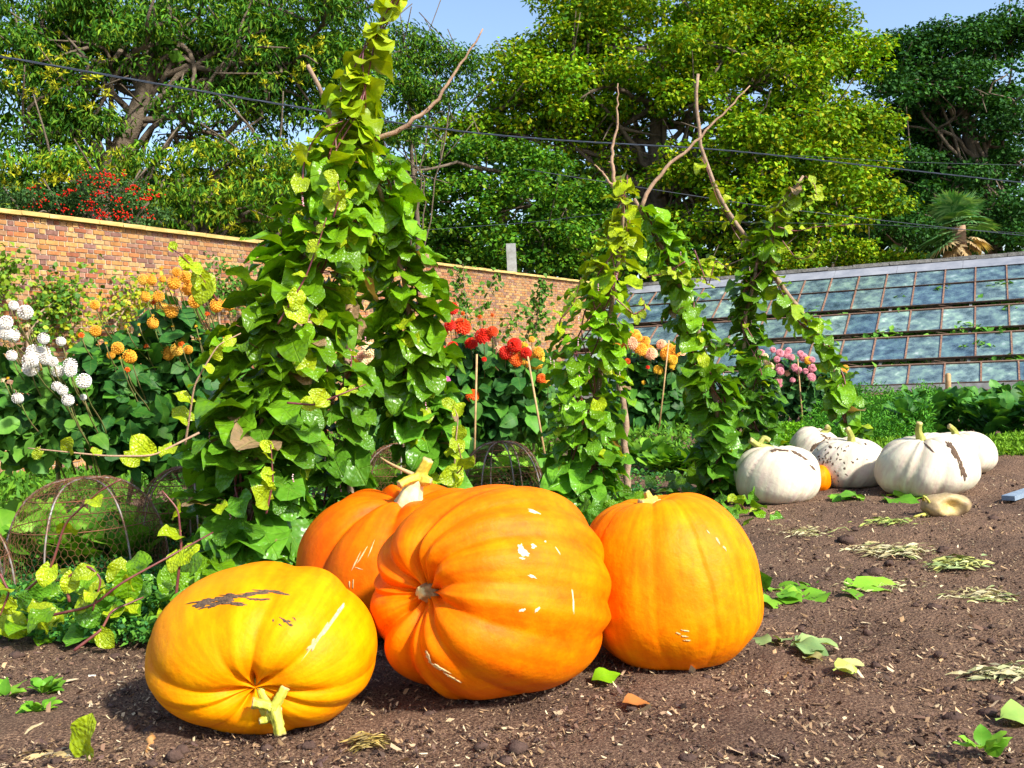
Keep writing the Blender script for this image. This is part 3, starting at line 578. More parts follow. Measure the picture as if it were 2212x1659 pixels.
# ------------------------------------------------------------------ palm
pb = gbase(2072, 36); palm = thing('palm_tree', 'fan palm with shaggy trunk and a skirt of dead fronds behind the greenhouse', 'palm', pb)
Yp = 35.5; tp = smooth_path([gbase(2080, Yp), at(2078, 600, Yp), at(2076, 540, Yp), at(2070, 490, Yp)], 14); v, f = tube(tp, np.linspace(.16, .22, 14), 12); v += rng.uniform(-.03, .03, v.shape); addmesh('trunk', v, f, M['twig'], palm)
fan_pal = {'g': [(.07, .21, .06), (.19, .36, .13)], 'd': [(.42, .30, .15), (.55, .42, .24)]}
def frond(c, d, ln, kind):
    acc = Acc(); d = nrm(d); e = c+d*ln*.55+np.array([0, 0, .05 if kind == 'g' else -.1]); v, f = tube([c, (c+e)/2+UP*.04, e], [.022, .016, .012], 5); acc.add(v, f, fan_pal[kind][1])
    s = nrm(np.cross(d, UP+np.array([.01, .3, 0]))); nn = nrm(np.cross(s, d))
    for k in range(19):
        a = (k/18-.5)*3.8; dr = d*math.cos(a)+s*math.sin(a); L_ = ln*.62*rng.uniform(.85, 1.05); tip = e+dr*L_+UP*(-.10 if kind == 'g' else -.25)*L_; w = nrm(np.cross(dr, nn))*.050
        mid = e+dr*L_*.55+nn*.03; V_ = np.array([e, mid+w*1.2, tip, mid-w*1.2, mid+nn*.012]); acc.add(V_, [np.array([(0, 1, 4), (0, 4, 3), (1, 2, 4), (4, 2, 3)])], np.array(fan_pal[kind][rng.integers(2)])*rng.uniform(.8, 1.2))
    o = acc.build('frond' if kind == 'g' else 'dead_frond', M['tree_a'], palm, False)
top = at(2070, 490, Yp)
for k in range(24):
    a = rng.uniform(0, 2*PI); el = rng.uniform(-.2, 1.2); frond(top+UP*rng.uniform(-.1, .15), np.array([math.cos(a)*math.cos(el), math.sin(a)*math.cos(el)*.8, math.sin(el)]), rng.uniform(1.0, 1.35), 'g')
for (px, py, kind) in ((2020, 540, 'd'), (2120, 535, 'd'), (2135, 520, 'd'), (2045, 560, 'd'), (2100, 560, 'd'), (2000, 525, 'g'), (2030, 520, 'g'), (2010, 555, 'g')):
    st = top-UP*.3; e = at(px, py, Yp-.5); frond(st, e-st, np.linalg.norm(e-st)*1.0, kind)
# ------------------------------------------------------------------ overhead cables
def cable(label, pts, r, dbl=0):
    P = np.array([at(*p) for p in pts]); P = smooth_path(P, 30); acc = Acc()
    if dbl:
        for q in range(3):
            tt = np.linspace(0, 60, 220); PP = np.stack([np.interp(np.linspace(0, 29, 220), np.arange(30), P[:, i]) for i in range(3)], 1); PP[:, 2] += r*1.1*np.sin(tt*2+q*2.1); PP[:, 1] += r*1.1*np.cos(tt*2+q*2.1); v, f = tube(PP, r, 4); acc.add(v, f)
    else: v, f = tube(P, r, 5); acc.add(v, f)
    tag(acc.build('overhead_cable', M['cable']), label, 'cable', 'cables strung across the garden')
cable('thick twisted black cable crossing the photo from the upper left edge', [(-200, 88, 15), (0, 121, 16), (350, 184, 18), (720, 244, 20), (918, 276, 21.5), (1100, 296, 23), (1300, 309, 25), (1547, 321, 27), (2000, 372, 31), (2400, 415, 34)], .010, 1)
cable('thin cable sloping down behind the second vine to the palm', [(1130, 365, 24), (1350, 400, 24.5), (1649, 446, 25), (2000, 487, 26), (2400, 528, 27)], .008)
cable('faint thin cable just above the brick wall and oak trunks', [(900, 498, 30), (1150, 480, 32), (1300, 462, 34)], .006)
cable('topmost thin cable at the right in front of the dark oak', [(1700, 335, 33), (1950, 350, 33), (2400, 362, 33)], .007)
cable('lowest thin cable passing in front of the palm crown', [(1500, 478, 33), (1900, 485, 33), (2400, 515, 33)], .006)
o = addmesh('metal_post', *obox(at(1105, 560, 29.8), (.14, 0, 0), (0, .12, 0), (0, 0, .45)), M['paleraft'], None, False); tag(o, 'short grey box-like post rising behind the wall coping', 'post')
# ------------------------------------------------------------------ wall-trained fruit
def espalier(label, stems, Yoff, n, size, pal_):
    root = thing('wall_shrub', label, 'shrub', np.array([*at(*stems[0][0])[:2], 0.]), 'shrubs trained on the brick wall')
    acc = Acc(); P = []; D = []
    for st in stems:
        p = smooth_path([at(*q) for q in st], 16); v, f = tube(p, np.linspace(.016, .005, 16), 5); acc.add(v, f)
        for q in range(n):
            j = rng.integers(1, 16); P.append(p[j]+rng.normal(0, 1, 3)*np.array([.14, .05, .12])*(1.3 if size < .1 else 1)); D.append(rng.normal(0, 1, 3)+np.array([.3, -.3, -.1]))
    b0 = acc.V[0][0]; v, f = tube(smooth_path([np.array([b0[0], b0[1], -.02]), b0], 5), [.02]*5, 5); acc.add(v, f)
    acc.build('branches', M['pole'], root); P = np.array(P); N_ = len(P); D = nrm(np.array(D)); Nn = nrm(rv(N_)*.6+np.array([.2, -.6, .7]))
    pa = np.asarray(pal_); k = rng.integers(0, len(pa), N_); C = pa[k]*rng.uniform(.8, 1.2, (N_, 1))
    put_leaves(root, P, D, Nn, rng.uniform(.8, 1.2, N_)*size, C, ME_OV, T_OV, M['leaf_a'], 300)
def wallY(px, off=.35):
    k = (px-1106)/FPX; t = (k*14.1+7.1)/(.4415-.897*k) if True else 0; return 14.1+.897*t-off*.9
gp1 = [(.05, .15, .015), (.09, .21, .02), (.25, .36, .02)]
espalier('bushy trained fruit branch slanting up the wall above the white dahlias', [[(60, 720, wallY(60)), (110, 660, wallY(110)), (185, 600, wallY(185))], [(50, 730, wallY(50)), (100, 690, wallY(100)), (150, 640, wallY(150))], [(80, 680, wallY(80)), (120, 650, wallY(120)), (140, 610, wallY(140))]], 0, 200, .085, gp1)
espalier('leafy shrub cut by the left edge of the photo, against the wall', [[(-30, 650, wallY(-30)), (-10, 600, wallY(-10)), (15, 560, wallY(15))], [(-20, 640, wallY(-20)), (15, 600, wallY(15)), (30, 570, wallY(30))]], 0, 170, .085, [(.2, .32, .02), (.10, .22, .02)])
espalier('green shrub on the wall between orange dahlias and the tall vine', [[(470, 660, wallY(470)), (475, 610, wallY(475)), (480, 570, wallY(480))], [(520, 660, wallY(520)), (530, 620, wallY(530)), (540, 580, wallY(540))], [(500, 640, wallY(500)), (450, 610, wallY(450)), (440, 590, wallY(440))]], 0, 120, .085, gp1[:2])
espalier('yellow-green shrub on the wall behind the orange dahlias', [[(250, 700, wallY(250)), (280, 650, wallY(280)), (300, 610, wallY(300))], [(150, 720, wallY(150)), (170, 690, wallY(170)), (160, 680, wallY(160))], [(230, 690, wallY(230)), (300, 640, wallY(300)), (340, 620, wallY(340))]], 0, 150, .08, [(.28, .36, .02), (.12, .25, .02), (.4, .42, .02)])
espalier('upright leafy shoot topping the wall right of the tall vine', [[(1010, 720, 24), (1005, 650, 24), (1000, 570, 24)], [(1012, 690, 24), (990, 640, 24), (985, 590, 24)]], 0, 70, .13, gp1[:2])
espalier('thin leafy shoot on the wall above the red dahlias, leaning right', [[(1035, 700, 25), (1050, 640, 25), (1072, 590, 25)]], 0, 55, .14, gp1[:2])
espalier('drooping trained shoot low on the wall above the red dahlias', [[(1075, 740, 26), (1100, 700, 26), (1125, 660, 26)]], 0, 55, .14, gp1[:2])
espalier('dense upright wall shoot nearest to the second vine', [[(1130, 740, 26.5), (1155, 680, 26.5), (1175, 600, 26.5)], [(1150, 740, 26.5), (1165, 660, 26.5), (1168, 610, 26.5)]], 0, 100, .14, gp1[:2])
# ------------------------------------------------------------------ pumpkins
BV = {}
def pumpkin(name, label, c, axis, R, Hh, scl, ngro, dep, gw, mat, seed, twist=0., dimple=.16, pw_=.9, lump=.04, up_ref=(0, 0, 1), sag=.12, phase=0., group=None, cat='pumpkin', deepers=(), nT=100, nP=260):
    r = np.random.default_rng(seed); c = np.array(c, float); ax = nrm(axis); a = nrm(np.cross(ax, nrm(np.array(up_ref)+.001))); b2 = np.cross(ax, a)
    root = thing(name, label, cat, (c[0], c[1], gz(c[0], c[1])), group)
    gro = (np.arange(ngro)+r.uniform(-.30, .30, ngro))/ngro*2*PI+phase; gd = r.uniform(.35, 1.35, ngro)
    for (k, m_) in deepers: gd[k % ngro] = m_
    lobe = r.uniform(-1, 1, ngro)
    th = np.linspace(0.0, PI, nT)[:, None]; ph = np.linspace(0, 2*PI, nP, endpoint=False)[None]
    phw = ph + .05*np.sin(3*ph+th*2+seed)+twist*(th-PI/2)
    d = np.abs((phw[..., None]-gro+PI) % (2*PI)-PI)
    e = np.exp(-(d/gw)**1.35)*gd; g = e.max(-1)
    srt = np.argsort(gro % (2*PI)); gs = (gro % (2*PI))[srt]; li = np.searchsorted(gs, phw % (2*PI)) % ngro; 
    lb = lobe[li]*(1-np.minimum(1, e.sum(-1)))
    env = .34+.85*np.abs(np.cos(th))**1.4
    k = 1-dep*g*env+dep*.30*lb
    st = np.sin(th)**pw_
    rho = R*st*k; z = Hh*np.cos(th)*(1-.0*g)*np.ones_like(ph)
    rr = st; z = z - np.sign(np.cos(th))*Hh*dimple*np.exp(-(rr/.30)**2)*(1+.5*g)
    z = z*(1-dep*.5*g*np.exp(-((rr-.45)/.3)**2))
    L0 = np.stack([rho*np.cos(ph), rho*np.sin(ph), z], -1).reshape(-1, 3)
    V = L0@np.array([a, b2, ax]); V = V*np.array(scl)
    nz = noise3(V, 1.6/R*.5, seed)+.4*noise3(V, 4.2/R*.5, seed+5); V = V*(1+lump*nz[:, None])
    zm = V[:, 2].min(); t = (V[:, 2]-zm)/(V[:, 2].max()-zm)
    cut = sag*(V[:, 2].max()-zm); low = V[:, 2] < zm+cut; V[low, 2] = zm+cut*(.55+.45*((V[low, 2]-zm)/cut)**1.6)
    V[:, :2] *= (1+.06*np.exp(-((t-.25)/.2)**2))[:, None]
    zm = V[:, 2].min(); V = V+c; V[:, 2] += gz(c[0], c[1])-.012-V[:, 2].min()
    ii = (np.arange(nT-1)[:, None]*nP+np.arange(nP)[None]); jj = (np.arange(nT-1)[:, None]*nP+(np.arange(nP)[None]+1) % nP)
    Q = np.stack([ii, ii+nP, jj+nP, jj], -1).reshape(-1, 4)
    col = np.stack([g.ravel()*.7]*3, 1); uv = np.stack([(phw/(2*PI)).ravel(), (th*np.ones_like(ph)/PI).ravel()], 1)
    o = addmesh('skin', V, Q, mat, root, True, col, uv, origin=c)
    BV[root.name] = BVHTree.FromPolygons([tuple(v) for v in V], [tuple(q) for q in Q.tolist()])
    top = V[:nP].mean(0); bot = V[-nP:].mean(0)
    return root, top, bot, V
def hit(root, px, py):
    d = nrm(ray(px, py)); h = BV[root.name].ray_cast(Vector(CAM), Vector(d)); return (np.array(h[0]), np.array(h[1])) if h[0] is not None else (None, None)
def decal(root, cx, cy, rx, ry, ang, name, mat, lift=.002, rag=.3, n=20, thick=.003, seed=0):
    r = np.random.default_rng(seed+int(cx)); V = []; ca, sa = math.cos(ang), math.sin(ang); prof = 1+rag*r.normal(0, .5, n); prof = np.clip((prof+np.roll(prof, 1))/2, .35, 1.7)
    rings = [0., .5, .85, 1.0]; base = None
    for q, rr in enumerate(rings):
        for k in range(n if q else 1):
            t = k/n*2*PI; u = rr*prof[k]*rx*math.cos(t); v = rr*prof[k]*ry*math.sin(t); p, nn = hit(root, cx+u*ca-v*sa, cy+u*sa+v*ca)
            if p is None: return None
            if nn@(CAM-p) < 0: nn = -nn
            V.append(p+nn*(thick if rr < 1 else -.001))
    F3 = [(0, 1+k, 1+(k+1) % n) for k in range(n)]; Q = []
    for q in range(1, len(rings)-1):
        for k in range(n): Q.append((1+(q-1)*n+k, 1+q*n+k, 1+q*n+(k+1) % n, 1+(q-1)*n+(k+1) % n))
    return addmesh(name, np.array(V), [np.array(F3), np.array(Q)], mat, root)
def stem_tubes(root, parts, col, name='stem', ribs=True):
    acc = Acc()
    for pts, rads in parts:
        n = 12; P = smooth_path(pts, n); r = np.interp(np.linspace(0, 1, n), np.linspace(0, 1, len(rads)), rads); v, f = tube(P, r, 15)
        if ribs:
            vv = v[:n*15].reshape(n, 15, 3); cc = vv.mean(1, keepdims=True); kk = np.where(np.arange(15) % 3 == 0, .78, 1.05)[None, :, None]; vv = cc+(vv-cc)*kk; v[:n*15] = vv.reshape(-1, 3); v = v+rng.normal(0, .0012, v.shape)
        cc = np.tile(col, (len(v), 1)).astype(float); t = np.r_[np.repeat(np.linspace(0, 1, n), 15), 0, 1]; cc = cc*(1+.12*rng.normal(size=(len(v), 1)))
        cc[-1] = (.55, .40, .18); cc[np.arange(len(v)) >= (n-1)*15] = (.62, .48, .22); acc.add(v, f, cc)
    return acc.build(name, M['cut'], root)
YEL = (.62, .50, .05)
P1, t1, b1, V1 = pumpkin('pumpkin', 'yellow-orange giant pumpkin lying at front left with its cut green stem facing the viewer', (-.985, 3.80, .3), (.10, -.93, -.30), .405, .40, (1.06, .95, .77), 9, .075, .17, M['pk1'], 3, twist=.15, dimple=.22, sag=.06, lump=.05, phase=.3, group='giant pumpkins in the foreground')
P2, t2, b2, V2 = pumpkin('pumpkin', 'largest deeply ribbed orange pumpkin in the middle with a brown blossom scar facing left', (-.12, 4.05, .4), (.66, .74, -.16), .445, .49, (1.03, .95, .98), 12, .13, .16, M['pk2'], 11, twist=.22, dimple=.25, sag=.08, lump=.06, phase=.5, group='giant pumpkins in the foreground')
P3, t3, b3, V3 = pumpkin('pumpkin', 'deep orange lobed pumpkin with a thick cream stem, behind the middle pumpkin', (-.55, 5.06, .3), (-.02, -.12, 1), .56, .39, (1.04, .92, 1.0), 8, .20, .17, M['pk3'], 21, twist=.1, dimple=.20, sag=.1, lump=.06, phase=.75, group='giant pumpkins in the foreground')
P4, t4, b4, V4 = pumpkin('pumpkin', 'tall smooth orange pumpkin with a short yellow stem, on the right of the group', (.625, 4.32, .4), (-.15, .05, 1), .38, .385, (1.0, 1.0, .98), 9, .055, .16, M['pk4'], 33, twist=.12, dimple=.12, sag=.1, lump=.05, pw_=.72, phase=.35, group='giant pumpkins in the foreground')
# stems
def dpt(px, py, Y): return at(px, py, Y)
y1 = t1[1]
stem_tubes(P1, [([t1+np.array([0, .05, 0]), dpt(590, 1550, y1-.02), dpt(592, 1528, y1-.05)], [.045, .036, .024]), ([dpt(592, 1530, y1-.05), dpt(570, 1522, y1-.06), dpt(545, 1518, y1-.07)], [.022, .017, .018]),
   ([dpt(590, 1532, y1-.05), dpt(603, 1508, y1-.05), dpt(616, 1484, y1-.04)], [.022, .017, .015]), ([dpt(592, 1530, y1-.05), dpt(600, 1560, y1-.07), dpt(606, 1588, y1-.08)], [.024, .019, .019]), ([dpt(592, 1540, y1-.03), dpt(575, 1555, y1-.05), dpt(560, 1558, y1-.06)], [.022, .015, .01])], (.50, .48, .06))
y3 = t3[1]
stem_tubes(P3, [([t3-UP*.06, dpt(884, 1090, y3-.05), dpt(892, 1055, y3-.04), dpt(902, 1035, y3-.04)], [.10, .075, .052, .036])], (.78, .66, .38), 'stem')
stem_tubes(P3, [([dpt(902, 1040, y3-.04), dpt(912, 1018, y3-.04), dpt(925, 992, y3-.05)], [.036, .028, .027]), ([dpt(903, 1032, y3-.05), dpt(884, 1036, y3-.09), dpt(862, 1048, y3-.12)], [.026, .02, .020]), ([dpt(905, 1035, y3-.04), dpt(922, 1038, y3-.06), dpt(932, 1040, y3-.07)], [.03, .03, .014])], (.66, .50, .06), 'cut_vine')
stem_tubes(P3, [([dpt(900, 1028, y3-.04), dpt(870, 1015, y3-.04), dpt(840, 1000, y3-.02), dpt(822, 988, y3)], [.012, .009, .006, .003])], (.5, .33, .16), 'dry_strand', False)
y4 = t4[1]
stem_tubes(P4, [([t4-UP*.04, dpt(1412, 1098, y4-.02), dpt(1408, 1082, y4-.02)], [.06, .044, .036]), ([dpt(1408, 1088, y4-.03), dpt(1402, 1075, y4-.03), dpt(1396, 1062, y4-.03)], [.03, .018, .013]), ([dpt(1412, 1084, y4-.02), dpt(1395, 1086, y4-.07), dpt(1384, 1090, y4-.09)], [.03, .018, .022])], (.60, .45, .07))
# blossom scar on the middle pumpkin
p, nn = hit(P2, 903, 1315)
if p is not None:
    pb2 = b2; q = nrm(b2-np.array([V2[:, 0].mean(), V2[:, 1].mean(), V2[:, 2].mean()])); stem_tubes(P2, [([b2-q*.05, b2+q*.035, b2+q*.055], [.042, .042, .022])], (.36, .24, .10), 'blossom_scar')
# marks: corky scars and dirt
D = lambda *a, **k: decal(*a, **k)
D(P1, 700, 1362, 62, 5, -.93, 'corky_scar', M['tan'], rag=1.1, n=30, thick=.004); D(P1, 676, 1392, 22, 6, -.9, 'corky_scar', M['tan'], rag=.9, n=24, thick=.005); D(P1, 728, 1325, 22, 3, -1.0, 'corky_scar', M['whitescar'], rag=.8, thick=.003)
for (x, y, a, b_, g_) in ((470, 1295, 46, 6, -.12), (505, 1288, 30, 4, .1), (545, 1283, 42, 4, -.1), (440, 1304, 24, 7, -.2), (498, 1304, 30, 3, .05), (560, 1295, 20, 2.5, 0), (590, 1279, 30, 3, .1), (460, 1309, 26, 3, -.3)): D(P1, x, y, a, b_, g_, 'mud_patch', M['dirt'], rag=1., n=26, thick=.003)
for (x, y, a, b_) in ((618, 1342, 16, 5), (628, 1350, 7, 4), (605, 1350, 4, 2), (636, 1336, 5, 2), (590, 1340, 3, 2)): D(P1, x, y, a, b_, .6, 'brown_blemish', M['dirt'], rag=1., n=18, thick=.001)
for (x, y, a, b_, g_) in ((1132, 1195, 13, 9, .3), (1125, 1183, 7, 9, .4), (1152, 1180, 6, 5, 0), (1128, 1206, 7, 2.5, .2), (1149, 1245, 10, 3, .4), (1128, 1318, 8, 3.5, -.3), (1160, 1318, 9, 3, -.8), (1152, 1105, 14, 3, .3), (1205, 1190, 9, 1, 1.0), (1178, 1170, 3, 2, 0), (1238, 1300, 1.6, 26, -.06)):
    D(P2, x, y, a, b_, g_, 'pale_scar', M['whitescar'], rag=.7, n=20, thick=.0015)
for (x, y, a, b_, g_) in ((945, 1440, 26, 3, .5), (925, 1418, 14, 3, 1.2), (975, 1462, 16, 2, .5)): D(P2, x, y, a, b_, g_, 'corky_scar', M['tan'], rag=1., n=24, thick=.003)
for (x, y, a, b_, g_) in ((1478, 1362, 9, 2, .2), (1480, 1375, 8, 1.6, .1), (1465, 1368, 5, 1.5, .3), (1484, 1383, 7, 1.4, .1), (1550, 1168, 9, 1.8, 1.1), (1566, 1185, 7, 1.8, 1.0), (1530, 1150, 5, 1.5, .8)): D(P4, x, y, a, b_, g_, 'corky_scar', M['tan'], rag=.9, n=18, thick=.002)
for (x, y, a, b_, g_) in ((768, 1215, 20, 1.2, -1.1), (782, 1200, 22, 1.3, -1.0), (775, 1228, 9, 1.2, .3), (755, 1262, 9, 1.1, 1.6), (763, 1262, 10, 1.1, 1.6), (800, 1190, 18, 1.2, -1.2)): D(P3, x, y, a, b_, g_, 'corky_scar', M['tan'], rag=.8, n=16, thick=.002)
# white pumpkins
WP = [('flattened cream pumpkin nearest the vine pole, leftmost in front of the white group', (1678, 1093), 8.45, .36, .27, (.06, .0, 1), 1, 51, (1645, 968), [(1620, 950), (1642, 944)]),
      ('cream pumpkin with brown speckled dirt, second from the left in the white row', (1835, 1062), 9.2, .355, .245, (.05, -.1, 1), 1, 52, (1842, 945), [(1830, 925)]),
      ('ribbed white pumpkin with a mud-streaked right side, largest and foremost of the white ones', (2001, 1077), 8.5, .405, .275, (-.1, -.05, 1), 1, 53, (1982, 940), [(1986, 912)]),
      ('pale pumpkin half hidden at the back left of the white group, cracked near its stem', (1762, 1025), 10.5, .28, .24, (.25, -.2, 1), 1, 54, (1795, 928), [(1785, 921)]),
      ('plain white pumpkin at the far right end, behind the muddy one', (2068, 1028), 9.8, .34, .23, (-.05, 0, 1), 1, 55, (2062, 928), [(2050, 920)])]
for (lab, (gx, gy), Y, R, Hh, ax, _, sd, st, ends) in WP:
    g0 = G(gx, gy); c = np.array([(gx-1106)/FPX*Y*1.0+0.0, Y, Hh]); c[0] = at(gx, 1000, Y)[0]
    pr, tt, bb, VV = pumpkin('pumpkin', lab, c, ax, R, Hh, (1, 1, 1), 12, .115, .17, M['pkw'], sd, twist=.25, dimple=.14, sag=.14, lump=.06, pw_=.78, group='white pumpkins in a row', nT=60, nP=150)
    s_ = at(st[0], st[1], tt[1]); e0 = at(ends[0][0], ends[0][1], tt[1]-.03)
    prt = [([tt-UP*.05, (tt+s_)/2, s_+(e0-s_)*.3, e0], [.05, .036, .026, .024])]
    if len(ends) > 1: prt.append(([s_+(e0-s_)*.3, at(ends[1][0]+8, ends[1][1], tt[1]), at(ends[1][0]+20, ends[1][1]+8, tt[1])], [.024, .022, .02]))
    stem_tubes(pr, prt, (.36, .36, .08))
    if sd == 53:
        for (x, y, a, b_, g_) in ((2068, 990, 26, 4, 1.2), (2060, 975, 20, 4, 1.1), (2078, 1010, 20, 5, 1.35), (2085, 1025, 12, 3, 1.4), (2052, 962, 12, 4, .9), (2005, 965, 13, 2, .8)): D(pr, x, y, a, b_, g_, 'mud_patch', M['dirt'], rag=1.2, n=24, thick=.003)
    if sd == 52:
        for q in range(60): D(pr, rng.normal(1795, 26), rng.normal(998, 24), rng.uniform(1, 4), rng.uniform(.8, 2.5), rng.uniform(0, 3), 'mud_speck', M['dirt'], rag=.9, n=10, thick=.002, seed=q)
    if sd == 51:
        for (x, y, a, b_, g_) in ((1690, 973, 18, 2, .1), (1730, 985, 14, 2.5, .6), (1755, 1010, 8, 2, .9), (1715, 978, 8, 3, .3), (1672, 974, 8, 2.5, -.3)): D(pr, x, y, a, b_, g_, 'mud_patch', M['dirt'], rag=1.2, n=20, thick=.003)
    if sd == 54:
        for (x, y, a, b_, g_) in ((1770, 958, 22, 4, -.6), (1785, 945, 14, 4, .2), (1758, 968, 10, 4, -.9)): D(pr, x, y, a, b_, g_, 'cracked_scar', M['dirt'], rag=1.2, n=20, thick=.003)
pr, tt, bb, VV = pumpkin('pumpkin', 'small orange squash tucked between two white pumpkins', (at(1768, 1050, 9.0)[0], 9.0, .12), (.1, .2, 1), .11, .13, (1, 1, 1), 8, .03, .15, M['pk4'], 77, nT=30, nP=60, group='small squash', dimple=.05)
# rotten squash
c = G(2042, 1112); pr = thing('rotten_squash', 'broken rotting squash with tan skin on the soil before the muddy white pumpkin', 'squash', c)
tv = np.linspace(0, PI, 26)[:, None]; pv = np.linspace(0, 2*PI, 44, endpoint=False)[None]
V = np.stack([.17*np.sin(tv)*np.cos(pv), .12*np.sin(tv)*np.sin(pv), .095*np.cos(tv)*np.ones_like(pv)], -1).reshape(-1, 3); V *= (1+.16*noise3(V, 9, 3))[:, None]+.05*noise3(V, 24, 5)[:, None]
hm = np.exp(-((V[:, 0]-.02)/.075)**2-((V[:, 2]-.0)/.05)**2)*(V[:, 1] < 0); V[:, 1] += .085*hm; colr = np.tile((.42, .30, .17), (len(V), 1))*(1+.3*noise3(V, 20, 2)[:, None]); colr = colr*(1-hm[:, None])+np.array((.80, .55, .18))*hm[:, None]
dk = np.clip(noise3(V, 14, 9)*3-.4, 0, 1)[:, None]*(1-hm[:, None]); colr = colr*(1-dk)+np.array((.10, .06, .035))*dk
ii = np.arange(25)[:, None]*44+np.arange(44)[None]; jj = np.arange(25)[:, None]*44+(np.arange(44)[None]+1) % 44
addmesh('husk', V+c+UP*.07, np.stack([ii, ii+44, jj+44, jj], -1).reshape(-1, 4), M['cut'], pr, True, colr)
stem_tubes(pr, [([G(2018, 1112), at(2010, 1085, c[1]-.05), at(1993, 1066, c[1]-.1), G(1998, 1105)], [.010, .009, .009, .008]), ([G(2020, 1110), G(1990, 1118)+UP*.02, G(1970, 1118)], [.016, .014, .008])], (.55, .5, .1), 'stem', False)
# flat blue-grey slate/plank at the right edge
a0 = G(2178, 1083); a1 = G(2240, 1062); o = addmesh('slate_piece', *obox((a0+a1)/2+UP*.025, (a1-a0)/2, nrm(np.cross(a1-a0, UP))*.05, UP*.018), M['slate'] if 'slate' in M else M['lead'], None, False); tag(o, 'flat blue-grey slab lying on the soil at the right edge of the photo', 'slab')
# ------------------------------------------------------------------ vines on poles
YG = np.array((.36, .48, .010)); BG = np.array((.14, .31, .006)); DG = np.array((.055, .15, .010)); BL = np.array((.05, .16, .05))
def pole(label, pts, r, twigs=(), mat='pole', base=True):
    P = [at(*p) for p in pts]; 
    if base: P = [np.array([P[0][0], P[0][1], -.03])]+P
    root = thing('bean_pole', label, 'pole', P[0], 'rough branches used as climbing poles')
    P = smooth_path(P, 26); P[1:-1] += rng.normal(0, r*.22, (24, 3)); v, f = tube(P, np.linspace(r, r*.5, 26), 9); addmesh('branch', v, f, M[mat], root)
    for tw in twigs:
        q = smooth_path([at(*p) for p in tw], 22); q[1:-1] += rng.normal(0, .006, (20, 3)); v, f = tube(q, np.linspace(r*.62, r*.16, 22), 7); acc = Acc(); acc.add(v, f)
        for k in range(5, 20, 4): v, f = tube([q[k], q[k]+rv(1)[0]*.03], [.006, .003], 4); acc.add(v, f)
        acc.build('twig', M['twig'], root)
    return root
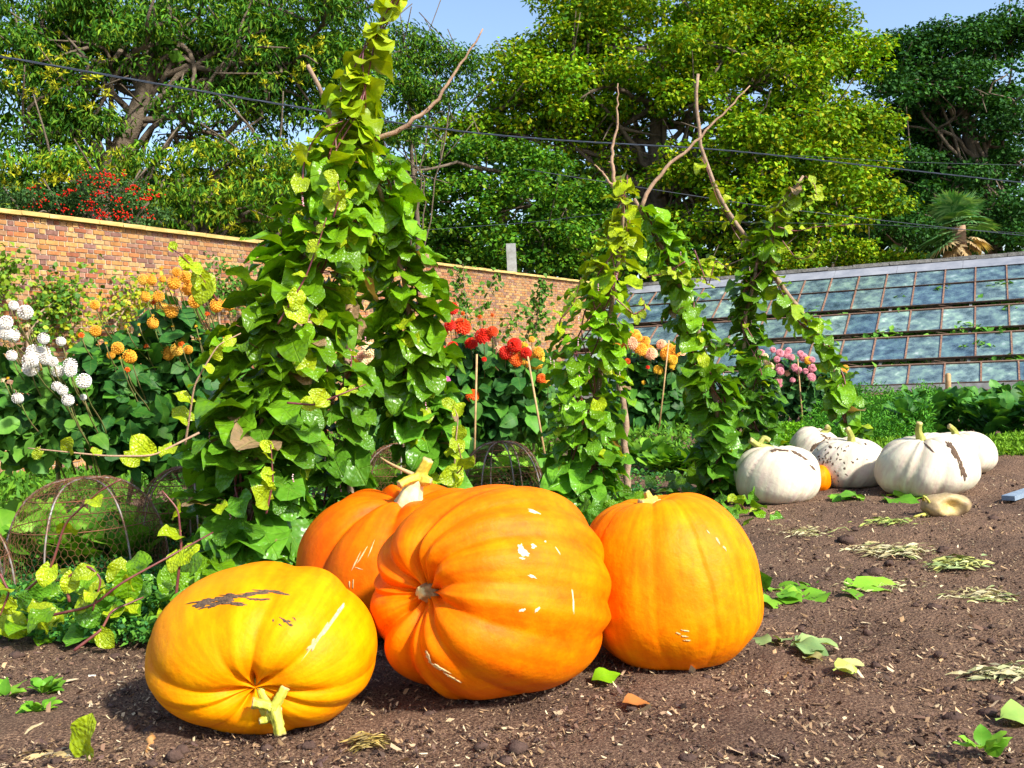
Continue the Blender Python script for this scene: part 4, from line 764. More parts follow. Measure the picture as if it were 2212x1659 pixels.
def vine(label, pts, n, sz, palette, stems=5, seed=0, strands=(), droopy=.38, spread=1.0, flowers=12, ground=False):
    """pts: (px, py, depth, radius m) from the ground up"""
    P = np.array([[*at(p[0], p[1], p[2]), p[3]] for p in pts]); Q = smooth_path(P, 60); b0 = np.array([Q[0][0], Q[0][1], 0.])
    root = thing('climbing_spinach', label, 'climbing plant', b0, 'climbing spinach on poles')
    seg = np.r_[np.linalg.norm(np.diff(Q[:, :3], axis=0), axis=1), 0]; w = seg*(Q[:, 3]+.03); cw = np.cumsum(w)/w.sum()
    u = (np.arange(n)+rng.uniform(0, 1, n))/n; idx = np.searchsorted(cw, u).clip(0, 58); fr = rng.uniform(0, 1, n)[:, None]
    base = Q[idx]*(1-fr)+Q[idx+1]*fr; T = nrm(Q[idx+1, :3]-Q[idx, :3]); rad = base[:, 3]; h = idx/59.
    S = (sz[0]*(1-h)+sz[1]*h)*np.clip(rng.normal(1.04, .30, n), .45, 1.7); young = rng.uniform(size=n) < .10; S = np.where(young, S*.6, S)
    phi = rng.uniform(0, 2*PI, n); e = np.stack([np.cos(phi), np.sin(phi), np.zeros(n)], 1); e = nrm(e-T*(e*T).sum(1, keepdims=True))
    inner = rng.uniform(.25, 1, n)**.5; off = np.maximum(rad*inner-S*.55, .005)
    Pp = base[:, :3]+e*off[:, None]+np.stack([np.zeros(n), np.zeros(n), rng.uniform(-.05, .05, n)], 1)
    dr = droopy*rng.uniform(.2, 1.5, n)[:, None]
    Dd = nrm(e*1.0-UP*dr+rv(n)*.5); Nn = nrm(e*.40+UP*1.0+rv(n)*.5)
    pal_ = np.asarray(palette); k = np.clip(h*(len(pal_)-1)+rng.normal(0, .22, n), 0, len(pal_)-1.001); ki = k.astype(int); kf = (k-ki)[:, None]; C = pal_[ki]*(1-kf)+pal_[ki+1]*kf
    C = C*rng.uniform(.7, 1.35, (n, 1)); C[young] = YG*rng.uniform(.8, 1.1, (young.sum(), 1)); old = rng.uniform(size=n) < .012; C[old] = (.30, .20, .11)
    Ce = base[:, :3]; acc = Acc()
    put_leaves(root, Pp, Dd, Nn, S, C, ME_VINE, T_VINE, M['vine_a'], 300)
    for q in range(stems):   # purple stems winding round the pole
        tt = np.linspace(0, 1, 90); j = tt*59; ji = j.astype(int).clip(0, 58); jf = (j-ji)[:, None]; c = Q[ji]*(1-jf)+Q[ji+1]*jf; a = tt*rng.uniform(14, 24)*(1 if q % 2 else -1)+q*2; rr = np.minimum(c[:, 3]*.35, .07)+.012
        path = c[:, :3]+np.stack([np.cos(a)*rr, np.sin(a)*rr, 0*a], 1); v, f = tube(path, np.linspace(.009, .004, 90), 5); acc.add(v, f)
    for i in range(0, n, 2):
        if rng.uniform() < .5:
            v, f = tube([Ce[i]+(Pp[i]-Ce[i])*.2-UP*.01, Pp[i]], [.0035, .0025], 3, False); acc.add(v, f)
    o = acc.build('stems', M['stem'], root); tag(o, 'twining purple stems')
    for st in strands:
        p = smooth_path([at(*q) for q in st], 28); v, f = tube(p, np.linspace(.0065, .003, 28), 6); addmesh('strand', v, f, M['stem'] if rng.uniform() < .75 else M['twig'], root)
        for k in range(5, 28, 4): 
            d = rv(1)[0]; D1, N1 = nrm(d+np.array([0, -.3, .2])), nrm(rv(1)[0]*.6+np.array([0.2, -.8, .6])); X, Y, Z = frames(D1[None], N1[None]); inst('leaf', ME_VINE[rng.integers(10)], root, p[k], X[0], Y[0], Z[0], sz[1]*rng.uniform(.55, 1.0)*(1.25-k/40), YG*rng.uniform(.8, 1.15))
    fa = Acc()
    for q in range(flowers*5):
        i = rng.integers(n); p = Pp[i]+rv(1)[0]*.05; 
        if h[i] > .8: continue
        for k in range(5):
            v, f = OV*.0055, OF[0]; fa.add(v+p+np.array([0, 0, .011*k])+rv(1)[0]*.004, f, (.72, .30, .42) if rng.uniform() < .6 else (.75, .55, .55))
    o = fa.build('flower_spikes', M['chip'], root); tag(o, kind='stuff') if o else 0
    return root
pole('stout cut branch topping the tall left vine wigwam, hung with leaves', [(520, 1200, 5.9), (590, 800, 6.0), (690, 460, 6.1), (770, 290, 6.2)], .028, [[(785, 315, 6.15), (880, 270, 6.1), (930, 235, 6.1), (975, 170, 6.1), (1010, 115, 6.1), (1043, 62, 6.1)]])
pole('short-ended branch poking out left of the tall vine near its top', [(760, 1150, 6.7), (745, 700, 6.6), (740, 400, 6.5), (715, 230, 6.4), (664, 140, 6.3)], .026)
pole('branch inside the right-hand column of the tall wigwam', [(935, 1120, 7.3), (900, 750, 7.0), (850, 500, 6.7), (790, 330, 6.4), (770, 250, 6.3)], .026)
vine('tall left vine with large glossy heart leaves reaching the top of the photo', [(520, 1290, 5.8, .26), (525, 1100, 5.8, .34), (560, 930, 5.9, .42), (590, 800, 6.0, .40), (650, 640, 6.0, .36), (690, 520, 6.1, .33), (725, 400, 6.1, .29), (745, 310, 6.1, .22), (765, 240, 6.15, .16), (772, 170, 6.15, .12), (800, 90, 6.2, .07), (835, 40, 6.2, .035), (868, -25, 6.2, .02)], 560, (.225, .135), [DG*1.3, DG*1.8, BG*.75, BG, BG*1.25, YG*.8, YG], 6,
     strands=[[(652, 420, 5.8), (655, 360, 5.8), (672, 310, 5.8), (700, 275, 5.8), (740, 262, 5.85)], [(720, 470, 5.75), (735, 420, 5.7), (728, 385, 5.7), (705, 370, 5.7)], [(600, 700, 5.6), (660, 600, 5.6), (690, 520, 5.6), (705, 470, 5.6)], [(400, 960, 5.5), (420, 830, 5.4), (470, 745, 5.4), (520, 720, 5.5)], [(470, 650, 5.5), (430, 590, 5.4), (385, 545, 5.3), (365, 535, 5.3)], [(430, 935, 5.4), (330, 985, 5.2), (230, 985, 5.1), (130, 975, 5.0), (60, 968, 5.0)], [(620, 870, 5.5), (680, 875, 5.5), (740, 850, 5.5), (790, 830, 5.6)], [(575, 1110, 5.4), (590, 1040, 5.4), (585, 960, 5.4)]])
vine('shadowed middle vine of the tall wigwam, between its two leaf columns', [(725, 1230, 6.7, .18), (728, 1050, 6.7, .26), (730, 850, 6.6, .24), (735, 650, 6.6, .22), (750, 480, 6.5, .22), (765, 350, 6.4, .12)], 210, (.20, .14), [DG, DG*1.4, BG*.7, BG], 3)
vine('leafy right-hand column of the tall wigwam behind the cream pumpkin stem', [(930, 1110, 7.3, .16), (925, 980, 7.2, .24), (900, 860, 7.1, .30), (895, 750, 7.0, .29), (880, 650, 6.9, .28), (855, 560, 6.8, .25), (840, 460, 6.7, .22), (810, 380, 6.5, .18), (790, 320, 6.4, .1)], 330, (.215, .16), [DG*1.5, DG*2, BG*.9, BG*1.1, BG*1.2], 4,
     strands=[[(980, 1030, 6.6), (985, 950, 6.5), (990, 900, 6.5), (975, 870, 6.6)], [(950, 1060, 6.5), (1000, 1010, 6.4), (990, 960, 6.4)]])
pole('pole of the second vine with two pale bare twigs at its tip', [(1285, 1120, 7.9), (1290, 850, 7.9), (1330, 600, 7.9), (1352, 440, 7.9), (1330, 395, 7.9)], .026, [[(1345, 430, 7.9), (1318, 395, 7.9), (1300, 372, 7.9), (1285, 356, 7.9)], [(1330, 405, 7.9), (1320, 345, 7.9), (1333, 270, 7.9), (1335, 180, 7.9)]])
pole('dark bare-barked pole leaning just right of the second vine', [(1365, 1130, 8.2), (1352, 1000, 8.2), (1350, 880, 8.2), (1320, 760, 8.15), (1300, 640, 8.1)], .034)
pole('leaning pole of the third vine ending in a long forked twig', [(1565, 1090, 8.6), (1560, 950, 8.6), (1530, 780, 8.5), (1470, 610, 8.4), (1400, 480, 8.3), (1370, 430, 8.2)], .03, [[(1385, 450, 8.2), (1400, 410, 8.2), (1450, 350, 8.2), (1510, 300, 8.2), (1560, 250, 8.2), (1598, 205, 8.2), (1620, 185, 8.2)]])
vine('second vine, a dense pale green column with overlapping leaves and a few brown holes', [(1268, 1160, 7.7, .22), (1262, 1060, 7.8, .30), (1255, 950, 7.8, .32), (1262, 850, 7.8, .36), (1262, 760, 7.8, .34), (1290, 660, 7.8, .30), (1320, 570, 7.85, .24), (1340, 480, 7.9, .18), (1355, 420, 7.9, .12), (1350, 380, 7.9, .06)], 360, (.19, .115), [DG*1.3, DG*2.2, BG, BG*1.3, YG*.85, YG*.9], 4,
     strands=[[(1205, 720, 7.4), (1210, 690, 7.3), (1240, 655, 7.3), (1255, 600, 7.3)], [(1480, 565, 7.6), (1440, 590, 7.6), (1390, 600, 7.6)], [(1330, 645, 7.4), (1370, 680, 7.4), (1395, 665, 7.4), (1385, 640, 7.4)]])
vine('third vine climbing the forked pole in front of the greenhouse', [(1560, 1100, 8.6, .10), (1550, 1000, 8.6, .18), (1556, 920, 8.6, .23), (1535, 820, 8.5, .24), (1500, 730, 8.5, .22), (1475, 640, 8.4, .19), (1450, 560, 8.3, .16), (1425, 500, 8.3, .16), (1390, 460, 8.2, .09)], 230, (.20, .13), [DG*1.2, DG*1.7, BG*.8, BG, BG*1.25], 4, strands=[[(1560, 1080, 8.3), (1600, 1090, 8.1), (1640, 1125, 8.0), (1660, 1135, 7.9)], [(1500, 540, 8.0), (1530, 620, 8.0), (1545, 560, 8.0), (1570, 580, 8.0)]])
pole('pole inside the dark fourth vine', [(1640, 1020, 10.4), (1610, 880, 10.4), (1608, 700, 10.4), (1640, 540, 10.4), (1690, 440, 10.4), (1735, 380, 10.4)], .026)
pole('long crooked bare pole slanting from the fifth vine up to the left', [(1850, 1000, 10.8), (1815, 850, 10.8), (1770, 720, 10.7), (1700, 640, 10.6), (1655, 570, 10.5), (1600, 500, 10.5), (1560, 440, 10.5), (1525, 360, 10.5), (1508, 290, 10.5), (1500, 220, 10.5), (1508, 160, 10.5)], .032)
vine('fourth vine, a narrow dark green column left of the white pumpkins', [(1655, 1010, 10.3, .26), (1645, 930, 10.3, .27), (1630, 830, 10.3, .23), (1620, 740, 10.4, .20), (1615, 640, 10.4, .20), (1640, 560, 10.4, .22), (1665, 500, 10.4, .16), (1690, 440, 10.4, .13), (1725, 400, 10.4, .09)], 250, (.19, .14), [DG*1.1, DG*1.3, DG*1.5, BG*.7, BG*.9, YG*.7], 3, strands=[[(1680, 490, 10.1), (1720, 500, 10.1), (1760, 490, 10.0), (1850, 485, 10.0)], [(1740, 380, 10.2), (1760, 400, 10.1), (1765, 430, 10.1), (1745, 435, 10.1)], [(1690, 520, 10.1), (1720, 560, 10.1), (1750, 555, 10.0), (1770, 520, 10.0)]])
vine('sparse fifth vine spiralling up the crooked pole at the right', [(1845, 990, 10.8, .10), (1838, 920, 10.8, .22), (1825, 870, 10.8, .20), (1800, 800, 10.8, .20), (1770, 730, 10.7, .18), (1720, 670, 10.6, .17), (1670, 610, 10.5, .10), (1600, 510, 10.5, .07), (1560, 440, 10.5, .05), (1515, 340, 10.5, .04)], 105, (.21, .10), [DG*1.4, BG*.9, BG, YG*.8, YG], 2, flowers=2)
# ------------------------------------------------------------------ dahlias
def pompom(n, maxth, petal_l, seed, cup=.35, flat=1.0, wq=.55, oq=.62):
    r = np.random.default_rng(seed); V = []; F = []; C = []
    for i in range(n):
        t = (i+.5)/n; th = maxth*math.sqrt(t); ph = i*2.39996
        d = np.array([math.sin(th)*math.cos(ph), math.sin(th)*math.sin(ph), math.cos(th)*flat]); d0 = nrm(d)
        e = nrm(np.array([math.cos(th)*math.cos(ph), math.cos(th)*math.sin(ph), -math.sin(th)])); s = np.cross(d0, e)
        L_ = petal_l*(.35+.65*t)*r.uniform(.88, 1.1); w = L_*wq; b_ = d*.66; out = nrm(d0*oq+e*.75)
        V += [b_, b_+out*L_*.55+s*w-d0*0, b_+out*L_*.6+d0*L_*-.16*cup, b_+out*L_*.55-s*w, b_+out*L_]
        k = 5*i; F += [(k, k+1, k+2), (k, k+2, k+3), (k+1, k+4, k+2), (k+2, k+4, k+3)]
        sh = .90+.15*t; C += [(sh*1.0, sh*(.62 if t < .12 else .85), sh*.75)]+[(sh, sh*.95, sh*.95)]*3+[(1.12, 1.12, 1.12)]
    V = np.array(V); c0, q0 = OV*.80, OF[0]; V2_ = np.vstack([V, c0]); F2 = np.vstack([np.array(F), q0+len(V)]); C2 = np.vstack([np.array(C), np.tile((.85, .8, .75), (6, 1))])
    return raw_mesh('flower', V2_, F2, M['petal'], False, C2)
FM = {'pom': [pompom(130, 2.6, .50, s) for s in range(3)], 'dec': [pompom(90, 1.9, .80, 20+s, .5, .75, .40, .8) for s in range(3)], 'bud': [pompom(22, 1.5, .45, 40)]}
ORG, WHT, RED, PNK, CRM, YLW, DOR, PCH = (.95, .47, .04), (.86, .86, .80), (.72, .022, .006), (.82, .34, .40), (.88, .72, .40), (.90, .55, .03), (.82, .14, .01), (.90, .52, .30)
def dahlia(label, flowers, Y, masses, n, size, palette, kind='pom', nbuds=6, stakes=(), limit=300, stemmat='gstem'):
    cx = np.mean([m_[0] for m_ in masses]); b0 = at(cx, 1000, Y); root = thing('dahlia_plant', label, 'dahlia', (b0[0], b0[1], 0), 'dahlias in the border'); base = np.array([b0[0], b0[1], 0.])
    acc = Acc(); 
    for fl_ in flowers:
        px, py, r, col = fl_[:4]; kd = fl_[4] if len(fl_) > 4 else kind
        c = at(px, py, Y-.35+rng.uniform(-.15, .2)); R = r*1.15/FPX*c[1]; d = nrm(np.array([.15, -.75, .55])+rv(1)[0]*.42); X, Yv, Z = frames(nrm(np.cross(d, rv(1)[0]))[None], d[None]); fm = FM[kd]
        Rr = R/1.0; inst('flower' if kd != 'bud' else 'bud', fm[rng.integers(len(fm))], root, c, X[0], Yv[0], Z[0], Rr, np.array(col)*rng.uniform(.88, 1.06))
        bx = np.array([base[0]+(c[0]-base[0])*.8, Y+.4, max(.1, c[2]-rng.uniform(.6, .9))]); z0 = c-d*R*.6; p = smooth_path([bx, (bx+z0)/2+np.array([0, .1, 0]), z0-UP*.10-d*.01, z0], 9); v, f = tube(p, np.linspace(.009, .004, 9), 5); acc.add(v, f)
    v, f = tube([base-UP*.03, np.array([base[0], Y+.4, .5]), np.array([base[0], Y+.4, 1.0])], [.02, .018, .012], 6); acc.add(v, f)
    acc.build('stems', M[stemmat], root)
    n = int(n*1.5); tot = sum(m_[2]*m_[3] for m_ in masses); P = []; Nn = []
    for (px, py, rx, ry) in masses:
        k = int(n*rx*ry/tot); c = at(px, py-6, Y+.1); d = rv(k); rr = rng.uniform(.1, 1, k)[:, None]**.6; p = c+d*rr*np.array([rx/FPX*Y, .38, ry/FPX*Y]); p[:, 2] = np.maximum(p[:, 2], .04); P.append(p); Nn.append(nrm(d*.5+np.array([.1, -.35, .75])+rv(k)*.5))
    P = np.vstack(P); Nn = np.vstack(Nn); N_ = len(P); D = nrm(rv(N_)+np.array([.1, -.45, -.5])); pa = np.asarray(palette); k = rng.integers(0, len(pa), N_); C = pa[k]*rng.uniform(.75, 1.25, (N_, 1))
    put_leaves(root, P, D, Nn, rng.uniform(.7, 1.3, N_)*size, C, ME_OV, T_OV, M['leaf_a'], limit)
    return root
def zl(lst, ox, oy, k, col, rk=1.0): return [((ox+x/k), (oy+y/k), r/k*rk, c_ if c_ else col, *e) for (x, y, r, c_, *e) in lst]
DK = [(.022, .095, .016), (.040, .15, .018), (.07, .22, .02), (.03, .12, .022)]
DK2 = [(.03, .11, .02), (.06, .19, .025), (.10, .25, .03)]
o_l = [(825, 528, 32), (872, 528, 32), (1005, 545, 42), (1068, 512, 38), (1100, 540, 40), (1075, 585, 38), (1108, 582, 30), (1125, 655, 42), (935, 525, 22), (1020, 485, 28), (1182, 535, 32), (915, 625, 35), (835, 625, 32), (935, 685, 38), (990, 710, 42), (1250, 675, 42), (1320, 670, 38), (880, 778, 35), (968, 950, 42), (1020, 930, 40), (1085, 935, 28), (1330, 885, 50)]
ol = zl([(x, y, r, ORG if (x*7+y) % 3 else (.98, .60, .08)) for x, y, r in o_l], 0, 405, 2.67, ORG)+zl([(1045, 902, 18, DOR, 'bud'), (885, 662, 20, DOR, 'bud'), (1195, 730, 17, DOR, 'bud'), (842, 915, 16, DOR, 'bud'), (930, 465, 14, ORG, 'bud')]+[(x, y, 10, YLW, 'bud') for x, y in ((725, 803), (800, 790), (995, 798), (1148, 873), (880, 738), (760, 690), (1130, 800))], 0, 405, 2.67, ORG)
dahlia('tallest dahlia bearing many golden-orange ball flowers in front of the brick wall', ol, 8.6, [(400, 760, 110, 70), (380, 880, 130, 110), (470, 830, 80, 120), (420, 980, 120, 60), (360, 690, 70, 40)], 560, .17, DK)
ol2 = zl([(547, 675, 30, ORG), (552, 825, 35, ORG), (678, 925, 38, ORG), (745, 972, 42, ORG), (640, 965, 25, ORG), (735, 1050, 16, DOR, 'bud'), (470, 852, 18, DOR, 'bud'), (612, 897, 9, YLW, 'bud'), (565, 630, 10, YLW, 'bud'), (690, 985, 9, YLW, 'bud')], 0, 405, 2.67, ORG)
dahlia('shorter orange dahlia beside the white ones, with four open ball flowers', ol2, 8.3, [(230, 760, 70, 60), (250, 850, 90, 90), (270, 950, 100, 80)], 340, .165, DK)
wl = zl([(x, y, r, WHT) for x, y, r in ((78, 678, 28), (145, 718, 44), (35, 775, 40), (-5, 800, 30), (30, 835, 42), (70, 845, 42), (250, 868, 34), (350, 885, 28), (66, 965, 32), (195, 945, 45), (250, 945, 38), (170, 995, 45), (265, 985, 38), (305, 1003, 30), (178, 1040, 48), (330, 1055, 38), (405, 1020, 42), (408, 1055, 36), (483, 1112, 45), (325, 1145, 30), (360, 1165, 32), (98, 1213, 33), (390, 1222, 36), (478, 1208, 20))]+[(52, 655, 14, CRM, 'bud'), (158, 797, 13, CRM, 'bud'), (412, 1240, 15, CRM, 'bud'), (18, 1112, 15, CRM, 'bud'), (45, 1100, 10, YLW, 'bud'), (238, 1050, 10, YLW, 'bud')], 0, 405, 2.67, WHT, 1.02)
dahlia('dahlia covered in round white flowers at the left edge', wl, 7.9, [(60, 890, 110, 70), (130, 830, 70, 60), (60, 960, 130, 50), (160, 930, 60, 60), (-40, 850, 80, 120)], 420, .15, DK2)
rl = zl([(815, 662, 45, RED), (800, 800, 40, RED), (905, 800, 62, (.82, .06, .008)), (750, 862, 32, DOR), (975, 940, 45, RED), (1068, 878, 58, RED), (1140, 848, 40, (.8, .07, .01)), (825, 968, 36, RED), (728, 1020, 55, RED), (1320, 962, 50, RED), (1262, 1022, 48, RED), (1415, 1025, 38, RED), (1345, 1080, 46, DOR), (1080, 1075, 18, RED), (985, 1360, 46, DOR), (908, 712, 18, DOR, 'bud'), (1045, 740, 22, DOR, 'bud'), (1145, 725, 18, DOR, 'bud')], 756, 486, 3.724, RED)
dahlia('red dahlia between the tall wigwam and the second vine', rl, 11.5, [(1010, 780, 70, 60), (1080, 810, 80, 60), (1020, 860, 100, 70), (1100, 890, 90, 60), (1010, 940, 110, 50)], 420, .19, DK, 'dec')
yl = zl([(1515, 1010, 38, ORG), (1500, 1090, 55, YLW), (1395, 970, 35, YLW), (1465, 915, 22, ORG), (1360, 1010, 30, ORG), (1545, 1230, 35, DOR), (1400, 1120, 35, ORG), (1600, 1270, 20, ORG), (1340, 1275, 18, ORG), (1190, 1000, 30, PCH), (1325, 1382, 34, ORG), (1430, 1000, 25, PCH), (1545, 1035, 20, YLW)], 756, 486, 3.724, ORG)
dahlia('yellow and orange dahlia tight against the left side of the second vine', yl, 12.2, [(1150, 820, 60, 70), (1160, 900, 80, 60)], 230, .19, DK2, 'dec')
pl_ = zl([(165, 990, 50, CRM), (110, 1060, 55, PCH), (150, 1110, 45, CRM), (40, 1110, 32, YLW), (180, 1270, 50, CRM), (235, 1290, 50, PCH), (120, 1240, 45, PCH), (20, 1030, 28, PNK), (775, 1240, 30, (.8, .2, .5)), (115, 765, 18, (.8, .15, .5))], 756, 486, 3.724, CRM)
dahlia('cream and peach dahlia seen through the gap of the tall wigwam', pl_, 10.2, [(790, 850, 60, 60), (810, 900, 70, 70), (760, 790, 40, 30)], 260, .15, DK2, 'dec')
oz = [(100, 560, 20), (130, 610, 30), (185, 570, 25), (170, 610, 30), (215, 640, 30), (250, 650, 32), (265, 665, 28), (105, 630, 28), (235, 600, 22), (320, 620, 22), (350, 665, 30), (395, 655, 30), (420, 660, 25), (365, 635, 20), (60, 600, 20), (80, 650, 24), (200, 585, 20)]
bl = zl([(x, y, r, ORG if i % 3 else PCH) for i, (x, y, r) in enumerate(oz)]+[(70, 620, 18, DOR), (305, 750, 22, YLW), (385, 700, 22, YLW), (380, 735, 15, YLW), (145, 710, 14, DOR), (85, 700, 14, RED), (560, 760, 25, PCH), (250, 740, 9, RED), (470, 750, 14, RED), (230, 820, 10, YLW)], 1296, 486, 2.415, ORG)
dahlia('bank of apricot-orange dahlias between the second and third vines', bl, 16.5, [(1370, 800, 70, 50), (1440, 800, 80, 50), (1400, 870, 100, 60), (1480, 860, 80, 70), (1440, 920, 100, 40)], 520, .21, DK, 'dec')
kz = [(840, 665, 18, PNK), (860, 685, 15, CRM), (885, 735, 20, CRM), (855, 765, 16, CRM), (940, 665, 18), (970, 670, 18), (1000, 685, 16), (935, 740, 20), (945, 760, 18), (870, 710, 14, CRM), (1020, 740, 18), (1035, 755, 16), (1065, 690, 18), (1110, 745, 18), (1108, 790, 20), (935, 810, 18), (940, 830, 15), (1005, 805, 12), (975, 770, 14, PCH), (925, 700, 14), (1090, 705, 17, YLW), (1110, 700, 14), (985, 655, 14), (1050, 670, 15), (905, 650, 13), (1075, 760, 13)]
kl = zl([(x[0], x[1], x[2], x[3] if len(x) > 3 else PNK) for x in kz], 1296, 486, 2.415, PNK)
dahlia('bushy dahlia dotted with small pink and cream flowers beside the greenhouse', kl, 16.3, [(1690, 810, 70, 40), (1740, 830, 80, 45), (1700, 880, 90, 40), (1770, 870, 70, 50), (1620, 850, 60, 60)], 620, .16, [(.014, .07, .020), (.026, .105, .026), (.045, .15, .03)], 'dec')
nl_ = zl([(1150, 755, 20, YLW), (1195, 705, 16, ORG), (1270, 770, 20, ORG), (1280, 745, 15, ORG), (1165, 770, 14, YLW), (1130, 770, 14, ORG)], 1296, 486, 2.415, YLW)
dahlia('small yellow dahlia clump behind the fifth vine', nl_, 16.8, [(1810, 850, 50, 45), (1800, 890, 60, 40)], 130, .15, DK, 'dec')
for (lab, x0, y0, x1, y1, Y) in (('split cane standing among the red dahlias, left one', 1030, 765, 1028, 850, 11), ('slanting cane beside the second vine', 1140, 770, 1160, 885, 10.8), ('short cane at the apricot dahlias', 1445, 735, 1440, 780, 16), ('cane among the pink dahlias', 1723, 775, 1725, 800, 16)):
    p0, p1 = at(x1, y1, Y), at(x0, y0, Y); d = p1-p0; pb_ = p0-d*(p0[2]/d[2]); v, f = tube([pb_, (pb_+p1)/2, p1], [.013, .012, .011], 7); o = addmesh('garden_cane', v, f, M['cane']); tag(o, lab, 'cane', 'canes supporting dahlias')
p1 = at(2048, 806, 17.5); v, f = tube([np.array([p1[0]-.02, p1[1], 0]), p1-UP*.03, p1], [.05, .048, .03], 9); o = addmesh('wooden_stake', v, f, M['cane']); tag(o, 'round orange-brown wooden stake standing before the greenhouse', 'stake')
# ------------------------------------------------------------------ wire cloches
def cloche(label, c, R, Hh, seed, nh=4, rot=0.):
    r = np.random.default_rng(seed); c = np.array([c[0], c[1], 0.]); root = thing('wire_cloche', label, 'cloche', c, 'rusty wire cloches over vegetables')
    def S(a, e): # a azimuth, e elevation 0..pi/2, slightly squared dome
        ce = math.cos(e)**.7; return c+np.array([R*ce*math.cos(a), R*ce*math.sin(a), Hh*math.sin(e)**.9])
    for k in range(nh):
        a = rot+k*PI/nh; pts = [S(a, e) for e in np.linspace(0, PI/2, 16)]+[S(a+PI, e) for e in np.linspace(PI/2, 0, 16)[1:]]; v, f = tube(pts, .0065, 6); addmesh('hoop', v, f, M['hoop'], root)
    for e in (.05, .55, .95): 
        pts = [S(a, e) for a in np.linspace(0, 2*PI, 41)]; v, f = tube(pts, .004, 5); addmesh('ring', v, f, M['rustwire'], root)
    acc = Acc(); Wd = 2*PI*R; cell = .042; nc = int(Wd/cell/1.0); nr = int((Hh*1.35)/(cell*.87))
    def pt(u, w):
        w = min(w/nr, 1.); a = u/nc*2*PI; return S(a, w*PI/2)*1.0+np.array([0, 0, .004])
    jit = {}
    def J(u, w):
        k = (round(u*4) % (nc*4), round(w*4)); 
        if k not in jit: jit[k] = r.normal(0, .004, 3)
        return pt(u, w)+jit[k]
    for w in range(nr):
        sh = .5*(w % 2); fa = math.cos(min(w/nr, 1)*PI/2)**.7; step = 1 if fa > .35 else 2
        for u in range(0, nc, step):
            a = J(u+sh, w); b_ = J(u+sh, w+.5); c1 = J(u+sh+.5*step, w+1-.0); c2 = J(u+sh-.5*step, w+1)
            for (p, q) in ((a, b_), (b_, c1), (b_, c2)):
                v, f = tube([p, q], .0013, 3, False); acc.add(v, f)
    tag(acc.build('chicken_wire', M['rustwire'], root), kind='stuff'); return root
c = at(190, 1200, 6.6); cloche('round-topped wire cloche covered in rusty chicken wire, lower left', c, .50, .66, 1, 3, .4)
c = at(420, 1150, 7.3); cloche('rusty wire cloche half hidden behind the tall vine', c, .42, .64, 2, 3, .9)
c = at(-70, 1250, 6.0); cloche('rusty cloche cut by the left edge of the photo', c, .26, .5, 3, 3, .2)
c = at(1085, 1050, 8.8); cloche('wire cloche left of the second vine, behind the middle pumpkin', c, .38, .58, 4, 4, .3)
c = at(880, 1040, 9.2); cloche('wire cloche glimpsed between the tall wigwam columns', c, .45, .58, 5, 3, .5)
# ------------------------------------------------------------------ vegetable rows and ground cover
ORD = ['first', 'second', 'third', 'fourth', 'fifth', 'sixth', 'seventh', 'eighth', 'ninth', 'tenth', 'eleventh', 'twelfth']
def leafy_plant(name, label, cat, base, n, size, palette, up=.6, group=None, hgt=.15, spread=.2, meshes=ME_CH, tmpl=T_CH, limit=300, mat='leaf_a'):
    root = thing(name, label, cat, base, group); d = rv(n); d[:, 2] = np.abs(d[:, 2])*(.5 if up > .3 else .12)+up*(1 if up > .3 else .3); D = nrm(d); P = np.asarray(base)+np.stack([D[:, 0]*spread*.4, D[:, 1]*spread*.4, rng.uniform(.0, hgt, n)], 1)
    Nn = nrm(np.cross(D, np.cross(UP, D))*1.0+rv(n)*.4+UP*.4+np.array([0, -.2, 0])); pa = np.asarray(palette); k = rng.integers(0, len(pa), n); put_leaves(root, P, D, Nn, rng.uniform(.7, 1.2, n)*size, pa[k]*rng.uniform(.8, 1.2, (n, 1)), meshes, tmpl, M[mat], limit); return root
LET = [(.14, .34, .02), (.20, .42, .03), (.10, .28, .02)]; BEET = [(.03, .13, .02), (.06, .20, .03), (.09, .26, .04)]
beet_lab = ['beet clump with dark veined leaves, left end of the beet row below the wooden stake', 'beet clump right of the wooden stake', 'beet clump at the right frame edge, back row', 'front beet clump behind the plain white pumpkin', 'front beet clump near the right edge']
k = 0
for row, (ya, yb) in enumerate(((12.2, 13.6), (14.0, 15.2))):
    for bi, px in enumerate(np.linspace(1960, 2290, 12)):
        Y = rng.uniform(ya, yb); g = at(px+rng.uniform(-9, 9), 900, Y); g[2] = 0
        leafy_plant('beet_plant', '%s dark green beet plant from the left in the %s beet row' % (ORD[bi], ('nearer', 'farther')[row]), 'beet', g, 34, .27, BEET, .9, 'beet plants in rows', .38, .34)
for q, px in enumerate(np.linspace(1385, 1560, 8)):
    Y = rng.uniform(10.5, 12.5); g = at(px, 950, Y); g[2] = 0; leafy_plant('lettuce_plant', '%s bright lettuce from the left in the bed between second and third vines' % ORD[q], 'lettuce', g, 40, .22, LET, .55, 'lettuces in the bed', .12, .3)
for q, (px, Y) in enumerate(((60, 8.0), (140, 7.8), (230, 7.7), (320, 7.8), (410, 7.9), (480, 8.1), (20, 7.2), (270, 7.0), (100, 7.0), (180, 6.9))):
    g = at(px, 950, Y); g[2] = 0; leafy_plant('leaf_beet', 'pale leafy vegetable of the left cloche bed, %s' % ['behind the arched cloche, left part', 'behind the arched cloche, left of its middle', 'behind the middle of the arched cloche', 'behind the right part of the arched cloche', 'behind the cloche half hidden by the vine', 'at the foot of the tall vine', 'beside the cut cloche at the frame edge', 'inside the arched cloche at its right', 'inside the arched cloche at its left', 'inside the arched cloche at its centre'][q], 'vegetable', g, 30, .30, LET, .75, 'vegetables behind the cloches', .15, .3)
